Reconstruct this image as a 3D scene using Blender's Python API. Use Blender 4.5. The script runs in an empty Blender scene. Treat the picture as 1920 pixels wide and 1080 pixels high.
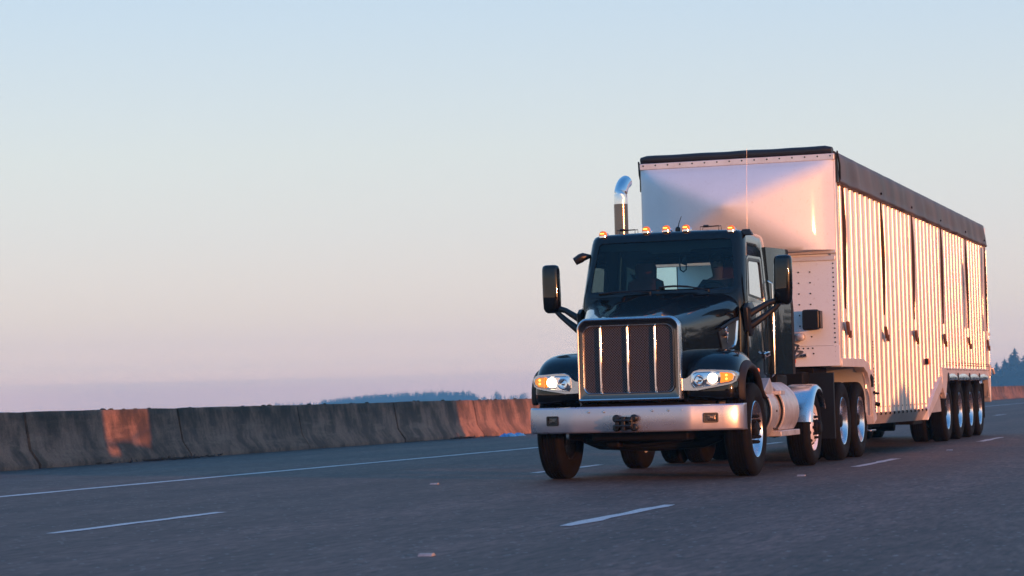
import bpy, bmesh, math, random
from mathutils import Vector, Matrix, noise
random.seed(7)
SC = bpy.context.scene
COL = SC.collection
R = math.radians
PI = math.pi

# ------------------------------------------------------------------ camera
cam_d = bpy.data.cameras.new("camera")
cam = bpy.data.objects.new("camera", cam_d)
COL.objects.link(cam)
rv = Vector((0.95195971, 0.30508553, -0.0263729))
uv = Vector((0.03908571, -0.03563602, 0.99860021))
fv = Vector((-0.30371865, 0.95165797, 0.04584854))
m = Matrix((rv, uv, -fv)).transposed().to_4x4()
m.translation = Vector((6.7743, -26.3384, 0.913))
cam.matrix_world = m
cam_d.sensor_width = 36
cam_d.lens = 85.187
cam_d.clip_start = 0.5
cam_d.clip_end = 9000
cam_d.dof.use_dof = True
cam_d.dof.focus_distance = 27.5
cam_d.dof.aperture_fstop = 5.0
SC.camera = cam

# ------------------------------------------------------------------ sun and sky
SUN_EL, SUN_T = R(3.4), 0.62
sd = Vector((1, -SUN_T, 0)).normalized() * math.cos(SUN_EL) + Vector((0, 0, math.sin(SUN_EL)))
sun_d = bpy.data.lights.new("sun", 'SUN')
sun_d.energy = 4.3
sun_d.angle = R(0.6)
sun_d.color = (1.0, 0.33, 0.12)
sun = bpy.data.objects.new("sun", sun_d)
COL.objects.link(sun)
sun.rotation_euler = sd.to_track_quat('Z', 'Y').to_euler()
sun.location = (40, -40, 30)

w = bpy.data.worlds.new("World")
SC.world = w
w.use_nodes = True
nt = w.node_tree
nt.nodes.clear()
out = nt.nodes.new('ShaderNodeOutputWorld')
sky = nt.nodes.new('ShaderNodeTexSky')
sky.sky_type = 'NISHITA'
sky.sun_disc = False
sky.sun_elevation = SUN_EL
sky.sun_rotation = math.atan2(sd.x, sd.y)
sky.air_density = 1.0
sky.dust_density = 2.0
bg1 = nt.nodes.new('ShaderNodeBackground')
bg1.inputs[1].default_value = 0.05
nt.links.new(sky.outputs[0], bg1.inputs[0])
tc = nt.nodes.new('ShaderNodeTexCoord')
sp = nt.nodes.new('ShaderNodeSeparateXYZ')
nt.links.new(tc.outputs['Generated'], sp.inputs[0])
mp = nt.nodes.new('ShaderNodeMath'); mp.operation = 'POWER'; mp.use_clamp = True
mp.inputs[1].default_value = 0.5
mx = nt.nodes.new('ShaderNodeMath'); mx.operation = 'MAXIMUM'; mx.inputs[1].default_value = 0.0
nt.links.new(sp.outputs[2], mx.inputs[0])
nt.links.new(mx.outputs[0], mp.inputs[0])
cr = nt.nodes.new('ShaderNodeValToRGB')
nt.links.new(mp.outputs[0], cr.inputs[0])
SKY = [(0.0, (1.60, 1.00, 0.80)), (0.35, (1.61, 1.02, 0.83)), (0.65, (1.70, 1.13, 0.85)), (0.93, (1.25, 0.92, 0.76)), (1.5, (0.975, 0.785, 0.71)), (2.1, (0.90, 0.77, 0.70)), (4.0, (0.76, 0.74, 0.74)),
       (5.9, (0.688, 0.731, 0.755)), (9.0, (0.555, 0.668, 0.794)), (20, (0.22, 0.47, 0.82)), (45, (0.09, 0.32, 0.70)), (90, (0.05, 0.22, 0.56))]
els = cr.color_ramp.elements
for i, (d, c) in enumerate(SKY):
    pos = math.sqrt(math.sin(R(d)))
    e = els[i] if i < 2 else els.new(pos)
    e.position = pos
    e.color = (*c, 1)
bg2 = nt.nodes.new('ShaderNodeBackground')
bg2.inputs[1].default_value = 1.0
nt.links.new(cr.outputs[0], bg2.inputs[0])
add = nt.nodes.new('ShaderNodeAddShader')
nt.links.new(bg1.outputs[0], add.inputs[0])
nt.links.new(bg2.outputs[0], add.inputs[1])
nt.links.new(add.outputs[0], out.inputs[0])
SC.view_settings.view_transform = 'Standard'
SC.view_settings.look = 'None'
SC.view_settings.gamma = 1
SC.view_settings.exposure = 0.0
SC.render.engine = 'CYCLES'
SC.cycles.use_denoising = True
SC.cycles.max_bounces = 8
SC.cycles.transparent_max_bounces = 12
SC.cycles.volume_bounces = 1

# ------------------------------------------------------------------ helpers
class MB:
    def __init__(s):
        s.v = []; s.f = []
    def box(s, x0, x1, y0, y1, z0, z1):
        b = len(s.v)
        s.v += [(x0,y0,z0),(x1,y0,z0),(x1,y1,z0),(x0,y1,z0),(x0,y0,z1),(x1,y0,z1),(x1,y1,z1),(x0,y1,z1)]
        s.f += [tuple(b+i for i in q) for q in ((0,3,2,1),(4,5,6,7),(0,1,5,4),(1,2,6,5),(2,3,7,6),(3,0,4,7))]
        return s
    def loft(s, rings, closed=True, caps=True, skip=None, wrap=False):
        b = len(s.v); n = len(rings[0])
        for r in rings: s.v += [tuple(p) for p in r]
        m = len(rings)
        for i in range(m if wrap else m-1):
            for j in range(n if closed else n-1):
                if skip and skip(i, j): continue
                k = (j+1) % n; i2 = (i+1) % m
                s.f.append((b+i*n+j, b+i*n+k, b+i2*n+k, b+i2*n+j))
        if caps and not wrap:
            s.f.append(tuple(b+j for j in reversed(range(n))))
            s.f.append(tuple(b+(m-1)*n+j for j in range(n)))
        return s
    def prism(s, pts, axis, a, c):
        def P(p, t):
            return {'X': (t, p[0], p[1]), 'Y': (p[0], t, p[1]), 'Z': (p[0], p[1], t)}[axis]
        return s.loft([[P(p, a) for p in pts], [P(p, c) for p in pts]])
    def lathe(s, prof, c=(0,0,0), axis='X', n=48, closed=False):
        rings = []
        for r_, t in prof:
            ring = []
            for k in range(n):
                a = 2*PI*k/n; u, w_ = r_*math.cos(a), r_*math.sin(a)
                ring.append({'X': (c[0]+t, c[1]+u, c[2]+w_), 'Y': (c[0]+u, c[1]+t, c[2]+w_), 'Z': (c[0]+u, c[1]+w_, c[2]+t)}[axis])
            rings.append(ring)
        return s.loft(rings, caps=not closed, wrap=closed)
    def tube(s, path, r, n=10):
        P = [Vector(p) for p in path]; rings = []
        up = Vector((0.13, 0.21, 1)).normalized()
        for i, p in enumerate(P):
            d = (P[min(i+1, len(P)-1)] - P[max(i-1, 0)]).normalized()
            a = d.cross(up)
            if a.length < .05: a = d.cross(Vector((1, 0.1, 0)))
            a.normalize(); b_ = d.cross(a)
            rr = r[i] if isinstance(r, (list, tuple)) else r
            rings.append([p + (a*math.cos(2*PI*k/n) + b_*math.sin(2*PI*k/n))*rr for k in range(n)])
        return s.loft(rings)

SPLIT = {'mud_flap','corner_post','deck_plate','axle','tarp_end_bracket','step','step_bolt','bumper_bolt','tarp_grommet','trim_bracket','cross_member','headlight','undercarriage_beam','suspension_beam','air_hose','rear_latch','side_fitting','heat_shield','wheel_well','tow_hitch_none'}
def obj(name, mb, *a, **k):
    if name not in SPLIT: return obj1(name, mb, *a, **k)
    par = list(range(len(mb.v)))
    def find(x):
        while par[x] != x: par[x] = par[par[x]]; x = par[x]
        return x
    for f in mb.f:
        for q in f[1:]: par[find(q)] = find(f[0])
    groups = {}
    for f in mb.f: groups.setdefault(find(f[0]), []).append(f)
    o = None
    for fs in groups.values():
        m2 = MB(); ids = sorted({i for f in fs for i in f}); mp2 = {i: n for n, i in enumerate(ids)}
        m2.v = [mb.v[i] for i in ids]; m2.f = [tuple(mp2[i] for i in f) for f in fs]
        o = obj1(name, m2, *a, **k)
    return o
def obj1(name, mb, mat, parent=None, bevel=0, seg=2, sharp=35, loc=None):
    me = bpy.data.meshes.new(name)
    me.from_pydata(mb.v, [], mb.f)
    bm = bmesh.new(); bm.from_mesh(me)
    bmesh.ops.recalc_face_normals(bm, faces=bm.faces)
    bm.to_mesh(me); bm.free()
    for p in me.polygons: p.use_smooth = True
    me.set_sharp_from_angle(angle=R(sharp))
    o = bpy.data.objects.new(name, me)
    COL.objects.link(o)
    if mat: me.materials.append(mat)
    if parent: o.parent = parent
    if loc: o.location = loc
    if bevel:
        b = o.modifiers.new("bevel", 'BEVEL'); b.width = bevel; b.segments = seg; b.limit_method = 'ANGLE'; b.angle_limit = R(40)
        b.harden_normals = False
    return o

def empty(name, loc=(0,0,0), parent=None, rz=0):
    o = bpy.data.objects.new(name, None)
    COL.objects.link(o); o.location = loc; o.rotation_euler = (0,0,rz)
    o.empty_display_size = .2
    if parent: o.parent = parent
    return o

def tag(o, label=None, cat=None, group=None, kind=None):
    if label: o['label'] = label
    if cat: o['category'] = cat
    if group: o['group'] = group
    if kind: o['kind'] = kind
    return o

def dup(o, parent=None, loc=None, rz=None):
    c = o.copy(); COL.objects.link(c); c.parent = parent
    if loc is not None: c.location = loc
    if rz is not None: c.rotation_euler = (0, 0, rz)
    for ch in [x for x in bpy.data.objects if x.parent == o]:
        dup(ch, c)
    return c

def rrect(cx, cz, w_, h, r, n=6, rb=None):
    """rounded rectangle outline (counter-clockwise); rb = radius of the two bottom corners"""
    rb = r if rb is None else rb
    pts = []
    for (sx, sz, a0, q) in ((1,1,0,r), (-1,1,90,r), (-1,-1,180,rb), (1,-1,270,rb)):
        for k in range(n+1):
            a = R(a0 + 90*k/n)
            pts.append((cx + sx*(w_/2-q) + q*math.cos(a), cz + sz*(h/2-q) + q*math.sin(a)))
    return pts

def lerp(x, xs, ys):
    if x <= xs[0]: return ys[0]
    for a, b, p, q in zip(xs, xs[1:], ys, ys[1:]):
        if x <= b: return p + (q-p)*(x-a)/(b-a)
    return ys[-1]

# ------------------------------------------------------------------ materials
def nodes(name):
    m_ = bpy.data.materials.new(name); m_.use_nodes = True
    t = m_.node_tree
    return m_, t, t.nodes['Principled BSDF']

def mat(name, col, rough=.5, metal=0, var=0.0, vscale=3.0, bump=0.0, bscale=60, coat=0, dirt=None, dscale=2.5, dthr=.55, rvar=0.0, emit=None, estr=0, spec=.5, stretch=(1,1,1), damt=1.0):
    m_, t, p = nodes(name)
    N, L = t.nodes, t.links
    tc_ = N.new('ShaderNodeTexCoord'); mp_ = N.new('ShaderNodeMapping')
    L.new(tc_.outputs['Object'], mp_.inputs[0]); mp_.inputs['Scale'].default_value = stretch
    p.inputs['Base Color'].default_value = (*col, 1)
    p.inputs['Roughness'].default_value = rough
    p.inputs['Metallic'].default_value = metal
    p.inputs['Specular IOR Level'].default_value = spec
    p.inputs['Coat Weight'].default_value = coat
    p.inputs['Coat Roughness'].default_value = .17 if name.startswith('ribbed') else .04
    cur = None
    if var:
        n = N.new('ShaderNodeTexNoise'); n.inputs['Scale'].default_value = vscale; n.inputs['Detail'].default_value = 8; n.inputs['Roughness'].default_value = .65
        L.new(mp_.outputs[0], n.inputs[0])
        mr = N.new('ShaderNodeMapRange'); mr.inputs[1].default_value = .3; mr.inputs[2].default_value = .7
        mr.inputs[3].default_value = 1-var; mr.inputs[4].default_value = 1+var
        L.new(n.outputs[0], mr.inputs[0])
        h = N.new('ShaderNodeVectorMath'); h.operation = 'SCALE'; h.inputs[0].default_value = col
        L.new(mr.outputs[0], h.inputs['Scale']); cur = h.outputs[0]
    if dirt:
        n = N.new('ShaderNodeTexNoise'); n.inputs['Scale'].default_value = dscale; n.inputs['Detail'].default_value = 10; n.inputs['Roughness'].default_value = .7
        L.new(mp_.outputs[0], n.inputs[0])
        mr = N.new('ShaderNodeMapRange'); mr.inputs[1].default_value = dthr-.12; mr.inputs[2].default_value = dthr+.12; mr.inputs[4].default_value = damt
        L.new(n.outputs[0], mr.inputs[0])
        mx_ = N.new('ShaderNodeMix'); mx_.data_type = 'RGBA'
        L.new(mr.outputs[0], mx_.inputs[0])
        if cur: L.new(cur, mx_.inputs[6])
        else: mx_.inputs[6].default_value = (*col, 1)
        mx_.inputs[7].default_value = (*dirt, 1)
        cur = mx_.outputs[2]
    if cur: L.new(cur, p.inputs['Base Color'])
    if rvar:
        n = N.new('ShaderNodeTexNoise'); n.inputs['Scale'].default_value = 4; n.inputs['Detail'].default_value = 6
        L.new(mp_.outputs[0], n.inputs[0])
        mr = N.new('ShaderNodeMapRange'); mr.inputs[1].default_value = .35; mr.inputs[2].default_value = .7
        mr.inputs[3].default_value = rough; mr.inputs[4].default_value = rough+rvar
        L.new(n.outputs[0], mr.inputs[0]); L.new(mr.outputs[0], p.inputs['Roughness'])
    if bump:
        n = N.new('ShaderNodeTexNoise'); n.inputs['Scale'].default_value = bscale; n.inputs['Detail'].default_value = 5
        L.new(mp_.outputs[0], n.inputs[0])
        b = N.new('ShaderNodeBump'); b.inputs['Strength'].default_value = bump; b.inputs['Distance'].default_value = .01
        L.new(n.outputs[0], b.inputs['Height']); L.new(b.outputs[0], p.inputs['Normal'])
    if emit:
        p.inputs['Emission Color'].default_value = (*emit, 1); p.inputs['Emission Strength'].default_value = estr
    return m_

def glass(name, tint, rough=.02):
    m_ = bpy.data.materials.new(name); m_.use_nodes = True
    t = m_.node_tree; t.nodes.clear()
    o = t.nodes.new('ShaderNodeOutputMaterial'); a = t.nodes.new('ShaderNodeBsdfTransparent'); g = t.nodes.new('ShaderNodeBsdfGlossy')
    fr = t.nodes.new('ShaderNodeFresnel'); fr.inputs[0].default_value = 1.5
    mx_ = t.nodes.new('ShaderNodeMixShader')
    a.inputs[0].default_value = (*tint, 1); g.inputs['Roughness'].default_value = rough
    t.links.new(fr.outputs[0], mx_.inputs[0]); t.links.new(a.outputs[0], mx_.inputs[1]); t.links.new(g.outputs[0], mx_.inputs[2])
    t.links.new(mx_.outputs[0], o.inputs[0])
    return m_

M = {}
M['paint'] = mat('black_paint', (.002,.002,.0025), .3, coat=1.0, spec=.05, dirt=(.008,.007,.006), dscale=3, dthr=.64, damt=.5)
M['plastic'] = mat('black_plastic', (.006,.006,.007), .4, bump=.05, bscale=300)
M['flare'] = mat('black_rubber_flare', (.014,.011,.010), .6, spec=.3, bump=.1, bscale=200, var=.2)
M['dark'] = mat('chassis_black', (.004,.0036,.0034), .65, spec=.2, var=.4, vscale=8, bump=.2)
M['rubber'] = mat('tyre_rubber', (.0045,.004,.0038), .75, spec=.15, var=.3, vscale=14, bump=.2, bscale=120, dirt=(.013,.010,.008), dscale=6, dthr=.62, damt=.5)
M['chrome'] = mat('chrome', (.78,.78,.80), .07, 1, rvar=.07)
M['chrome3'] = mat('dark_reflection_chrome', (.17,.14,.13), .16, 1, rvar=.06)  # dark reflection of ground and trees put into the base colour
M['chrome2'] = mat('worn_chrome', (.62,.62,.64), .2, 1, rvar=.12, var=.1)
M['polish'] = mat('polished_aluminium', (.80,.79,.80), .20, 1, rvar=.1, var=.06, vscale=5)
M['bumper'] = mat('bumper_aluminium', (.44,.45,.52), .26, .75, rvar=.08, var=.06, vscale=4, dirt=(.45,.42,.42), dscale=18, dthr=.68)
M['alu'] = mat('dull_aluminium', (.62,.58,.56), .42, .75, var=.15, vscale=6, rvar=.15, bump=.04, dirt=(.35,.27,.22), dscale=5, dthr=.6, damt=.6)
M['white'] = mat('white_panel', (.66,.74,.80), .42, 0, var=.04, vscale=2, coat=.12, dirt=(.40,.37,.36), dscale=24, dthr=.70, damt=.7)
M['side'] = mat('ribbed_aluminium_side', (.80,.70,.67), .28, .36, coat=1.0, var=.05, vscale=2, dirt=(.55,.44,.38), dscale=3, dthr=.62, stretch=(1,1,.15), damt=.5, bump=.012, bscale=20)
M['rail'] = mat('trailer_rail', (.72,.68,.67), .35, .4, var=.08, vscale=3, dirt=(.5,.40,.34), dscale=4, dthr=.6, damt=.5)
M['grey'] = mat('grey_skirt', (.40,.37,.36), .45, .3, var=.15, vscale=3)
M['tarp'] = mat('brown_vinyl_tarp', (.042,.027,.023), .5, 0, var=.3, vscale=2, bump=.25, bscale=6, dirt=(.09,.055,.042), dscale=1.4, dthr=.55, stretch=(1,1,.5))
M['tarpf'] = mat('black_vinyl', (.012,.012,.015), .5, bump=.3, bscale=8)
M['strap'] = mat('brown_webbing', (.045,.022,.010), .8, var=.3, vscale=8)
M['rust'] = mat('rusty_steel', (.15,.065,.035), .7, .3, var=.4, vscale=14, bump=.3, dirt=(.06,.035,.025), dscale=20, dthr=.55)
M['amber'] = mat('amber_lens', (.8,.16,.01), .3, emit=(1,.22,.01), estr=.35, coat=.2)
M['ambercore'] = mat('amber_bulb', (1,.5,.1), .3, emit=(1,.5,.08), estr=2.6)
M['ambersoft'] = mat('amber_indicator', (.85,.30,.03), .15, emit=(1,.33,.05), estr=.55, coat=.6)
M['red'] = mat('red_lens', (.6,.03,.02), .2, coat=.6)
M['redtape'] = mat('red_reflector_tape', (.75,.20,.13), .4)
M['lamp'] = mat('headlamp_lit', (1,1,1), .3, emit=(1,.76,.44), estr=7)
M['reflector'] = mat('lamp_reflector', (.75,.76,.8), .10, 1)
M['disc'] = mat('wheel_disc_aluminium', (.86,.86,.90), .38, .35, var=.06)
M['foglens'] = mat('fog_lamp_glass', (.09,.08,.075), .10, .6, bump=.6, bscale=40)
M['wind'] = glass('windscreen_glass', (.50,.76,.80))
M['rearglass'] = glass('rear_glass', (.9,.95,.95))
M['sideglass'] = glass('side_glass', (.18,.18,.17))
M['lens'] = glass('clear_lens', (.93,.93,.95))
M['seat'] = mat('red_brown_seat', (.16,.035,.025), .7, var=.2)
M['dash'] = mat('dashboard', (.02,.022,.025), .7)
M['liner'] = mat('cab_liner', (.03,.032,.036), .8)
M['skin'] = mat('skin', (.26,.15,.11), .6)
M['shirt'] = mat('dark_shirt', (.03,.035,.05), .8)
M['hair'] = mat('dark_hair', (.015,.01,.008), .7)
M['carw'] = mat('white_car_paint', (.7,.72,.75), .2, coat=1)

# grille wire: crossed diagonal wires over a dark core
g_, t, p = nodes('grille_wire')
N, L = t.nodes, t.links
tcg = N.new('ShaderNodeTexCoord')
outs = []
for rot in (45, -45):
    mp_ = N.new('ShaderNodeMapping'); mp_.inputs['Rotation'].default_value = (0, R(rot), 0)
    L.new(tcg.outputs['Object'], mp_.inputs[0])
    wv = N.new('ShaderNodeTexWave'); wv.bands_direction = 'X'; wv.inputs['Scale'].default_value = 15
    L.new(mp_.outputs[0], wv.inputs[0]); outs.append(wv)
ad = N.new('ShaderNodeMath'); ad.operation = 'MAXIMUM'
L.new(outs[0].outputs['Fac'], ad.inputs[0]); L.new(outs[1].outputs['Fac'], ad.inputs[1])
rp = N.new('ShaderNodeMapRange'); rp.inputs[1].default_value = .70; rp.inputs[2].default_value = .95
L.new(ad.outputs[0], rp.inputs[0])
mxg = N.new('ShaderNodeMix'); mxg.data_type = 'RGBA'
mxg.inputs[6].default_value = (.004,.004,.005,1); mxg.inputs[7].default_value = (.082,.078,.092,1)
L.new(rp.outputs[0], mxg.inputs[0]); L.new(mxg.outputs[2], p.inputs['Base Color'])
p.inputs['Metallic'].default_value = .3; p.inputs['Roughness'].default_value = .5
bmp = N.new('ShaderNodeBump'); bmp.inputs['Distance'].default_value = .004; bmp.inputs['Strength'].default_value = .6
L.new(rp.outputs[0], bmp.inputs['Height']); L.new(bmp.outputs[0], p.inputs['Normal'])
M['wire'] = g_

# asphalt
def asphalt(name, base, patch):
    m_, t, p = nodes(name); N, L = t.nodes, t.links
    tc_ = N.new('ShaderNodeTexCoord')
    def noi(scale, det, rough, st=(1,1,1)):
        mp_ = N.new('ShaderNodeMapping'); mp_.inputs['Scale'].default_value = st
        L.new(tc_.outputs['Object'], mp_.inputs[0])
        n = N.new('ShaderNodeTexNoise'); n.inputs['Scale'].default_value = scale; n.inputs['Detail'].default_value = det; n.inputs['Roughness'].default_value = rough
        L.new(mp_.outputs[0], n.inputs[0]); return n
    fine = noi(17, 5, .75, (1, .16, 1)); big = noi(.35, 6, .6, (1, .12, 1)); mid = noi(2.5, 5, .6, (1, .35, 1))
    r1 = N.new('ShaderNodeMapRange'); r1.inputs[1].default_value = .33; r1.inputs[2].default_value = .68; r1.inputs[3].default_value = .12; r1.inputs[4].default_value = 2.05
    L.new(fine.outputs[0], r1.inputs[0])
    r2 = N.new('ShaderNodeMapRange'); r2.inputs[1].default_value = .35; r2.inputs[2].default_value = .65; r2.inputs[3].default_value = .72; r2.inputs[4].default_value = 1.32
    L.new(mid.outputs[0], r2.inputs[0])
    mm = N.new('ShaderNodeMath'); mm.operation = 'MULTIPLY'; L.new(r1.outputs[0], mm.inputs[0]); L.new(r2.outputs[0], mm.inputs[1])
    mc = N.new('ShaderNodeMix'); mc.data_type = 'RGBA'; mc.inputs[6].default_value = (*base, 1); mc.inputs[7].default_value = (*patch, 1)
    r3 = N.new('ShaderNodeMapRange'); r3.inputs[1].default_value = .4; r3.inputs[2].default_value = .62
    L.new(big.outputs[0], r3.inputs[0]); L.new(r3.outputs[0], mc.inputs[0])
    vs = N.new('ShaderNodeVectorMath'); vs.operation = 'SCALE'
    L.new(mc.outputs[2], vs.inputs[0]); L.new(mm.outputs[0], vs.inputs['Scale'])
    # darker wheel tracks along the lanes, with a broken edge
    sx = N.new('ShaderNodeSeparateXYZ'); L.new(tc_.outputs['Object'], sx.inputs[0])
    wn = noi(.25, 4, .6, (1, .08, 1))
    wa = N.new('ShaderNodeMath'); wa.operation = 'MULTIPLY_ADD'; wa.inputs[1].default_value = 1.2; L.new(wn.outputs[0], wa.inputs[0]); L.new(sx.outputs[0], wa.inputs[2])
    sn = N.new('ShaderNodeMath'); sn.operation = 'SINE'
    fq = N.new('ShaderNodeMath'); fq.operation = 'MULTIPLY'; fq.inputs[1].default_value = 2*PI/1.85; L.new(wa.outputs[0], fq.inputs[0]); L.new(fq.outputs[0], sn.inputs[0])
    tr_ = N.new('ShaderNodeMapRange'); tr_.inputs[1].default_value = -1; tr_.inputs[2].default_value = 1; tr_.inputs[3].default_value = .80; tr_.inputs[4].default_value = 1.13
    L.new(sn.outputs[0], tr_.inputs[0])
    v2 = N.new('ShaderNodeVectorMath'); v2.operation = 'SCALE'; L.new(vs.outputs[0], v2.inputs[0]); L.new(tr_.outputs[0], v2.inputs['Scale']); vs = v2
    # occasional pale stones
    vo = N.new('ShaderNodeTexVoronoi'); vo.inputs['Scale'].default_value = 22
    L.new(tc_.outputs['Object'], vo.inputs[0])
    st = N.new('ShaderNodeSeparateColor'); L.new(vo.outputs['Color'], st.inputs[0])
    gt = N.new('ShaderNodeMath'); gt.operation = 'GREATER_THAN'; gt.inputs[1].default_value = .955; L.new(st.outputs[0], gt.inputs[0])
    lt = N.new('ShaderNodeMath'); lt.operation = 'LESS_THAN'; lt.inputs[1].default_value = .35; L.new(vo.outputs['Distance'], lt.inputs[0])
    ml = N.new('ShaderNodeMath'); ml.operation = 'MULTIPLY'; L.new(gt.outputs[0], ml.inputs[0]); L.new(lt.outputs[0], ml.inputs[1])
    mf = N.new('ShaderNodeMix'); mf.data_type = 'RGBA'; L.new(ml.outputs[0], mf.inputs[0]); L.new(vs.outputs[0], mf.inputs[6]); mf.inputs[7].default_value = (.26,.25,.25,1)
    L.new(mf.outputs[2], p.inputs['Base Color'])
    p.inputs['Roughness'].default_value = .72
    b = N.new('ShaderNodeBump'); b.inputs['Strength'].default_value = .6; b.inputs['Distance'].default_value = .012
    L.new(fine.outputs[0], b.inputs['Height']); L.new(b.outputs[0], p.inputs['Normal'])
    return m_
M['asphalt'] = asphalt('asphalt', (.056,.034,.029), (.080,.044,.037))
M['shoulder'] = asphalt('shoulder_asphalt', (.052,.040,.036), (.084,.050,.040))
M['soil'] = mat('verge_soil', (.07,.065,.035), .95, var=.4, vscale=.6, bump=.6, bscale=4)

# worn road paint: ragged edges through transparency
def paintmat():
    m_, t, p = nodes('road_paint'); N, L = t.nodes, t.links
    tc_ = N.new('ShaderNodeTexCoord')
    n = N.new('ShaderNodeTexNoise'); n.inputs['Scale'].default_value = 30; n.inputs['Detail'].default_value = 6; n.inputs['Roughness'].default_value = .75
    L.new(tc_.outputs['Object'], n.inputs[0])
    r_ = N.new('ShaderNodeMapRange'); r_.inputs[1].default_value = .28; r_.inputs[2].default_value = .5; r_.inputs[3].default_value = .2; r_.inputs[4].default_value = 1
    L.new(n.outputs[0], r_.inputs[0])
    c = N.new('ShaderNodeMix'); c.data_type = 'RGBA'; c.inputs[6].default_value = (.12,.11,.11,1); c.inputs[7].default_value = (.60,.57,.58,1)
    L.new(r_.outputs[0], c.inputs[0]); L.new(c.outputs[2], p.inputs['Base Color'])
    p.inputs['Roughness'].default_value = .6
    return m_
M['line'] = paintmat()
M['marker'] = mat('marker_ceramic', (.30,.28,.28), .5, var=.3, vscale=30)

def concrete():
    m_, t, p = nodes('barrier_concrete'); N, L = t.nodes, t.links
    tc_ = N.new('ShaderNodeTexCoord'); oi = N.new('ShaderNodeObjectInfo')
    ofs = N.new('ShaderNodeVectorMath'); ofs.operation = 'SCALE'; ofs.inputs[0].default_value = (31, 47, 13)
    L.new(oi.outputs['Random'], ofs.inputs['Scale'])
    av = N.new('ShaderNodeVectorMath'); av.operation = 'ADD'; L.new(tc_.outputs['Object'], av.inputs[0]); L.new(ofs.outputs[0], av.inputs[1])
    def noi(scale, st, det=8, rough=.65, rot=0):
        mp_ = N.new('ShaderNodeMapping'); mp_.inputs['Scale'].default_value = st; mp_.inputs['Rotation'].default_value = (rot, 0, 0)
        L.new(av.outputs[0], mp_.inputs[0])
        n = N.new('ShaderNodeTexNoise'); n.inputs['Scale'].default_value = scale; n.inputs['Detail'].default_value = det; n.inputs['Roughness'].default_value = rough
        L.new(mp_.outputs[0], n.inputs[0]); return n
    a = noi(1.6, (1,1,.7)); b = noi(3.2, (1,1,.4)); c = noi(1.3, (1,.5,4), rot=R(18)); d = noi(40, (1,1,1))
    def rng(n, lo, hi, o0=0, o1=1):
        r_ = N.new('ShaderNodeMapRange'); r_.inputs[1].default_value = lo; r_.inputs[2].default_value = hi; r_.inputs[3].default_value = o0; r_.inputs[4].default_value = o1
        L.new(n.outputs[0], r_.inputs[0]); return r_
    def mix(f, A, B):
        x = N.new('ShaderNodeMix'); x.data_type = 'RGBA'
        L.new(f.outputs[0], x.inputs[0])
        if isinstance(A, tuple): x.inputs[6].default_value = (*A, 1)
        else: L.new(A, x.inputs[6])
        x.inputs[7].default_value = (*B, 1); return x.outputs[2]
    k = mix(rng(a, .42, .58), (.36,.19,.125), (.16,.088,.058))
    k = mix(rng(b, .48, .64, 0, .55), k, (.085,.052,.036))
    k = mix(rng(c, .55, .66, 0, .45), k, (.42,.24,.16))
    # darker towards the top, broken up by noise
    sp_ = N.new('ShaderNodeSeparateXYZ'); L.new(tc_.outputs['Object'], sp_.inputs[0])
    zz = N.new('ShaderNodeMapRange'); zz.inputs[1].default_value = .35; zz.inputs[2].default_value = .9; L.new(sp_.outputs[2], zz.inputs[0])
    mu = N.new('ShaderNodeMath'); mu.operation = 'MULTIPLY'; L.new(zz.outputs[0], mu.inputs[0]); L.new(rng(a, .35, .6, .2, .85).outputs[0], mu.inputs[1])
    k = mix(mu, k, (.045,.036,.025))
    v = N.new('ShaderNodeVectorMath'); v.operation = 'SCALE'; L.new(k, v.inputs[0]); L.new(rng(d, .3, .7, .75, 1.25).outputs[0], v.inputs['Scale'])
    L.new(v.outputs[0], p.inputs['Base Color']); p.inputs['Roughness'].default_value = .9
    bu = N.new('ShaderNodeBump'); bu.inputs['Strength'].default_value = .6; bu.inputs['Distance'].default_value = .01
    L.new(d.outputs[0], bu.inputs['Height']); L.new(bu.outputs[0], p.inputs['Normal'])
    return m_
M['concrete'] = concrete()
M['moss'] = mat('dark_moss', (.012,.014,.008), .95)
M['needle'] = mat('conifer_needles', (.022,.035,.018), .9, var=.4, vscale=.4)
M['bark'] = mat('bark', (.05,.035,.025), .9)
M['leaf'] = mat('shrub_leaves', (.05,.07,.025), .8, var=.4, vscale=2)
M['litterblue'] = mat('blue_plastic_scrap', (.03,.22,.55), .4)
M['twig'] = mat('dry_twigs', (.09,.05,.035), .9, var=.5, vscale=20)

# ------------------------------------------------------------------ ground, road
def sheet(name, x0, x1, y0, y1, z, mt, kind='structure'):
    mb = MB(); mb.v = [(x0,y0,z),(x1,y0,z),(x1,y1,z),(x0,y1,z)]; mb.f = [(0,1,2,3)]
    return tag(obj(name, mb, mt), kind=kind)
sheet('ground', -5000, 5000, -500, 8000, -.06, M['soil'])
sheet('road', -7.35, 9.4, -80, 2500, 0, M['asphalt'])
sheet('shoulder', -12.9, -7.35, -80, 2500, 0, M['shoulder'])
sheet('shoulder', 9.4, 12.6, -80, 2500, 0, M['shoulder'])
sheet('opposite_road', -29, -12.9, -80, 2500, -.004, M['asphalt'])

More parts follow.
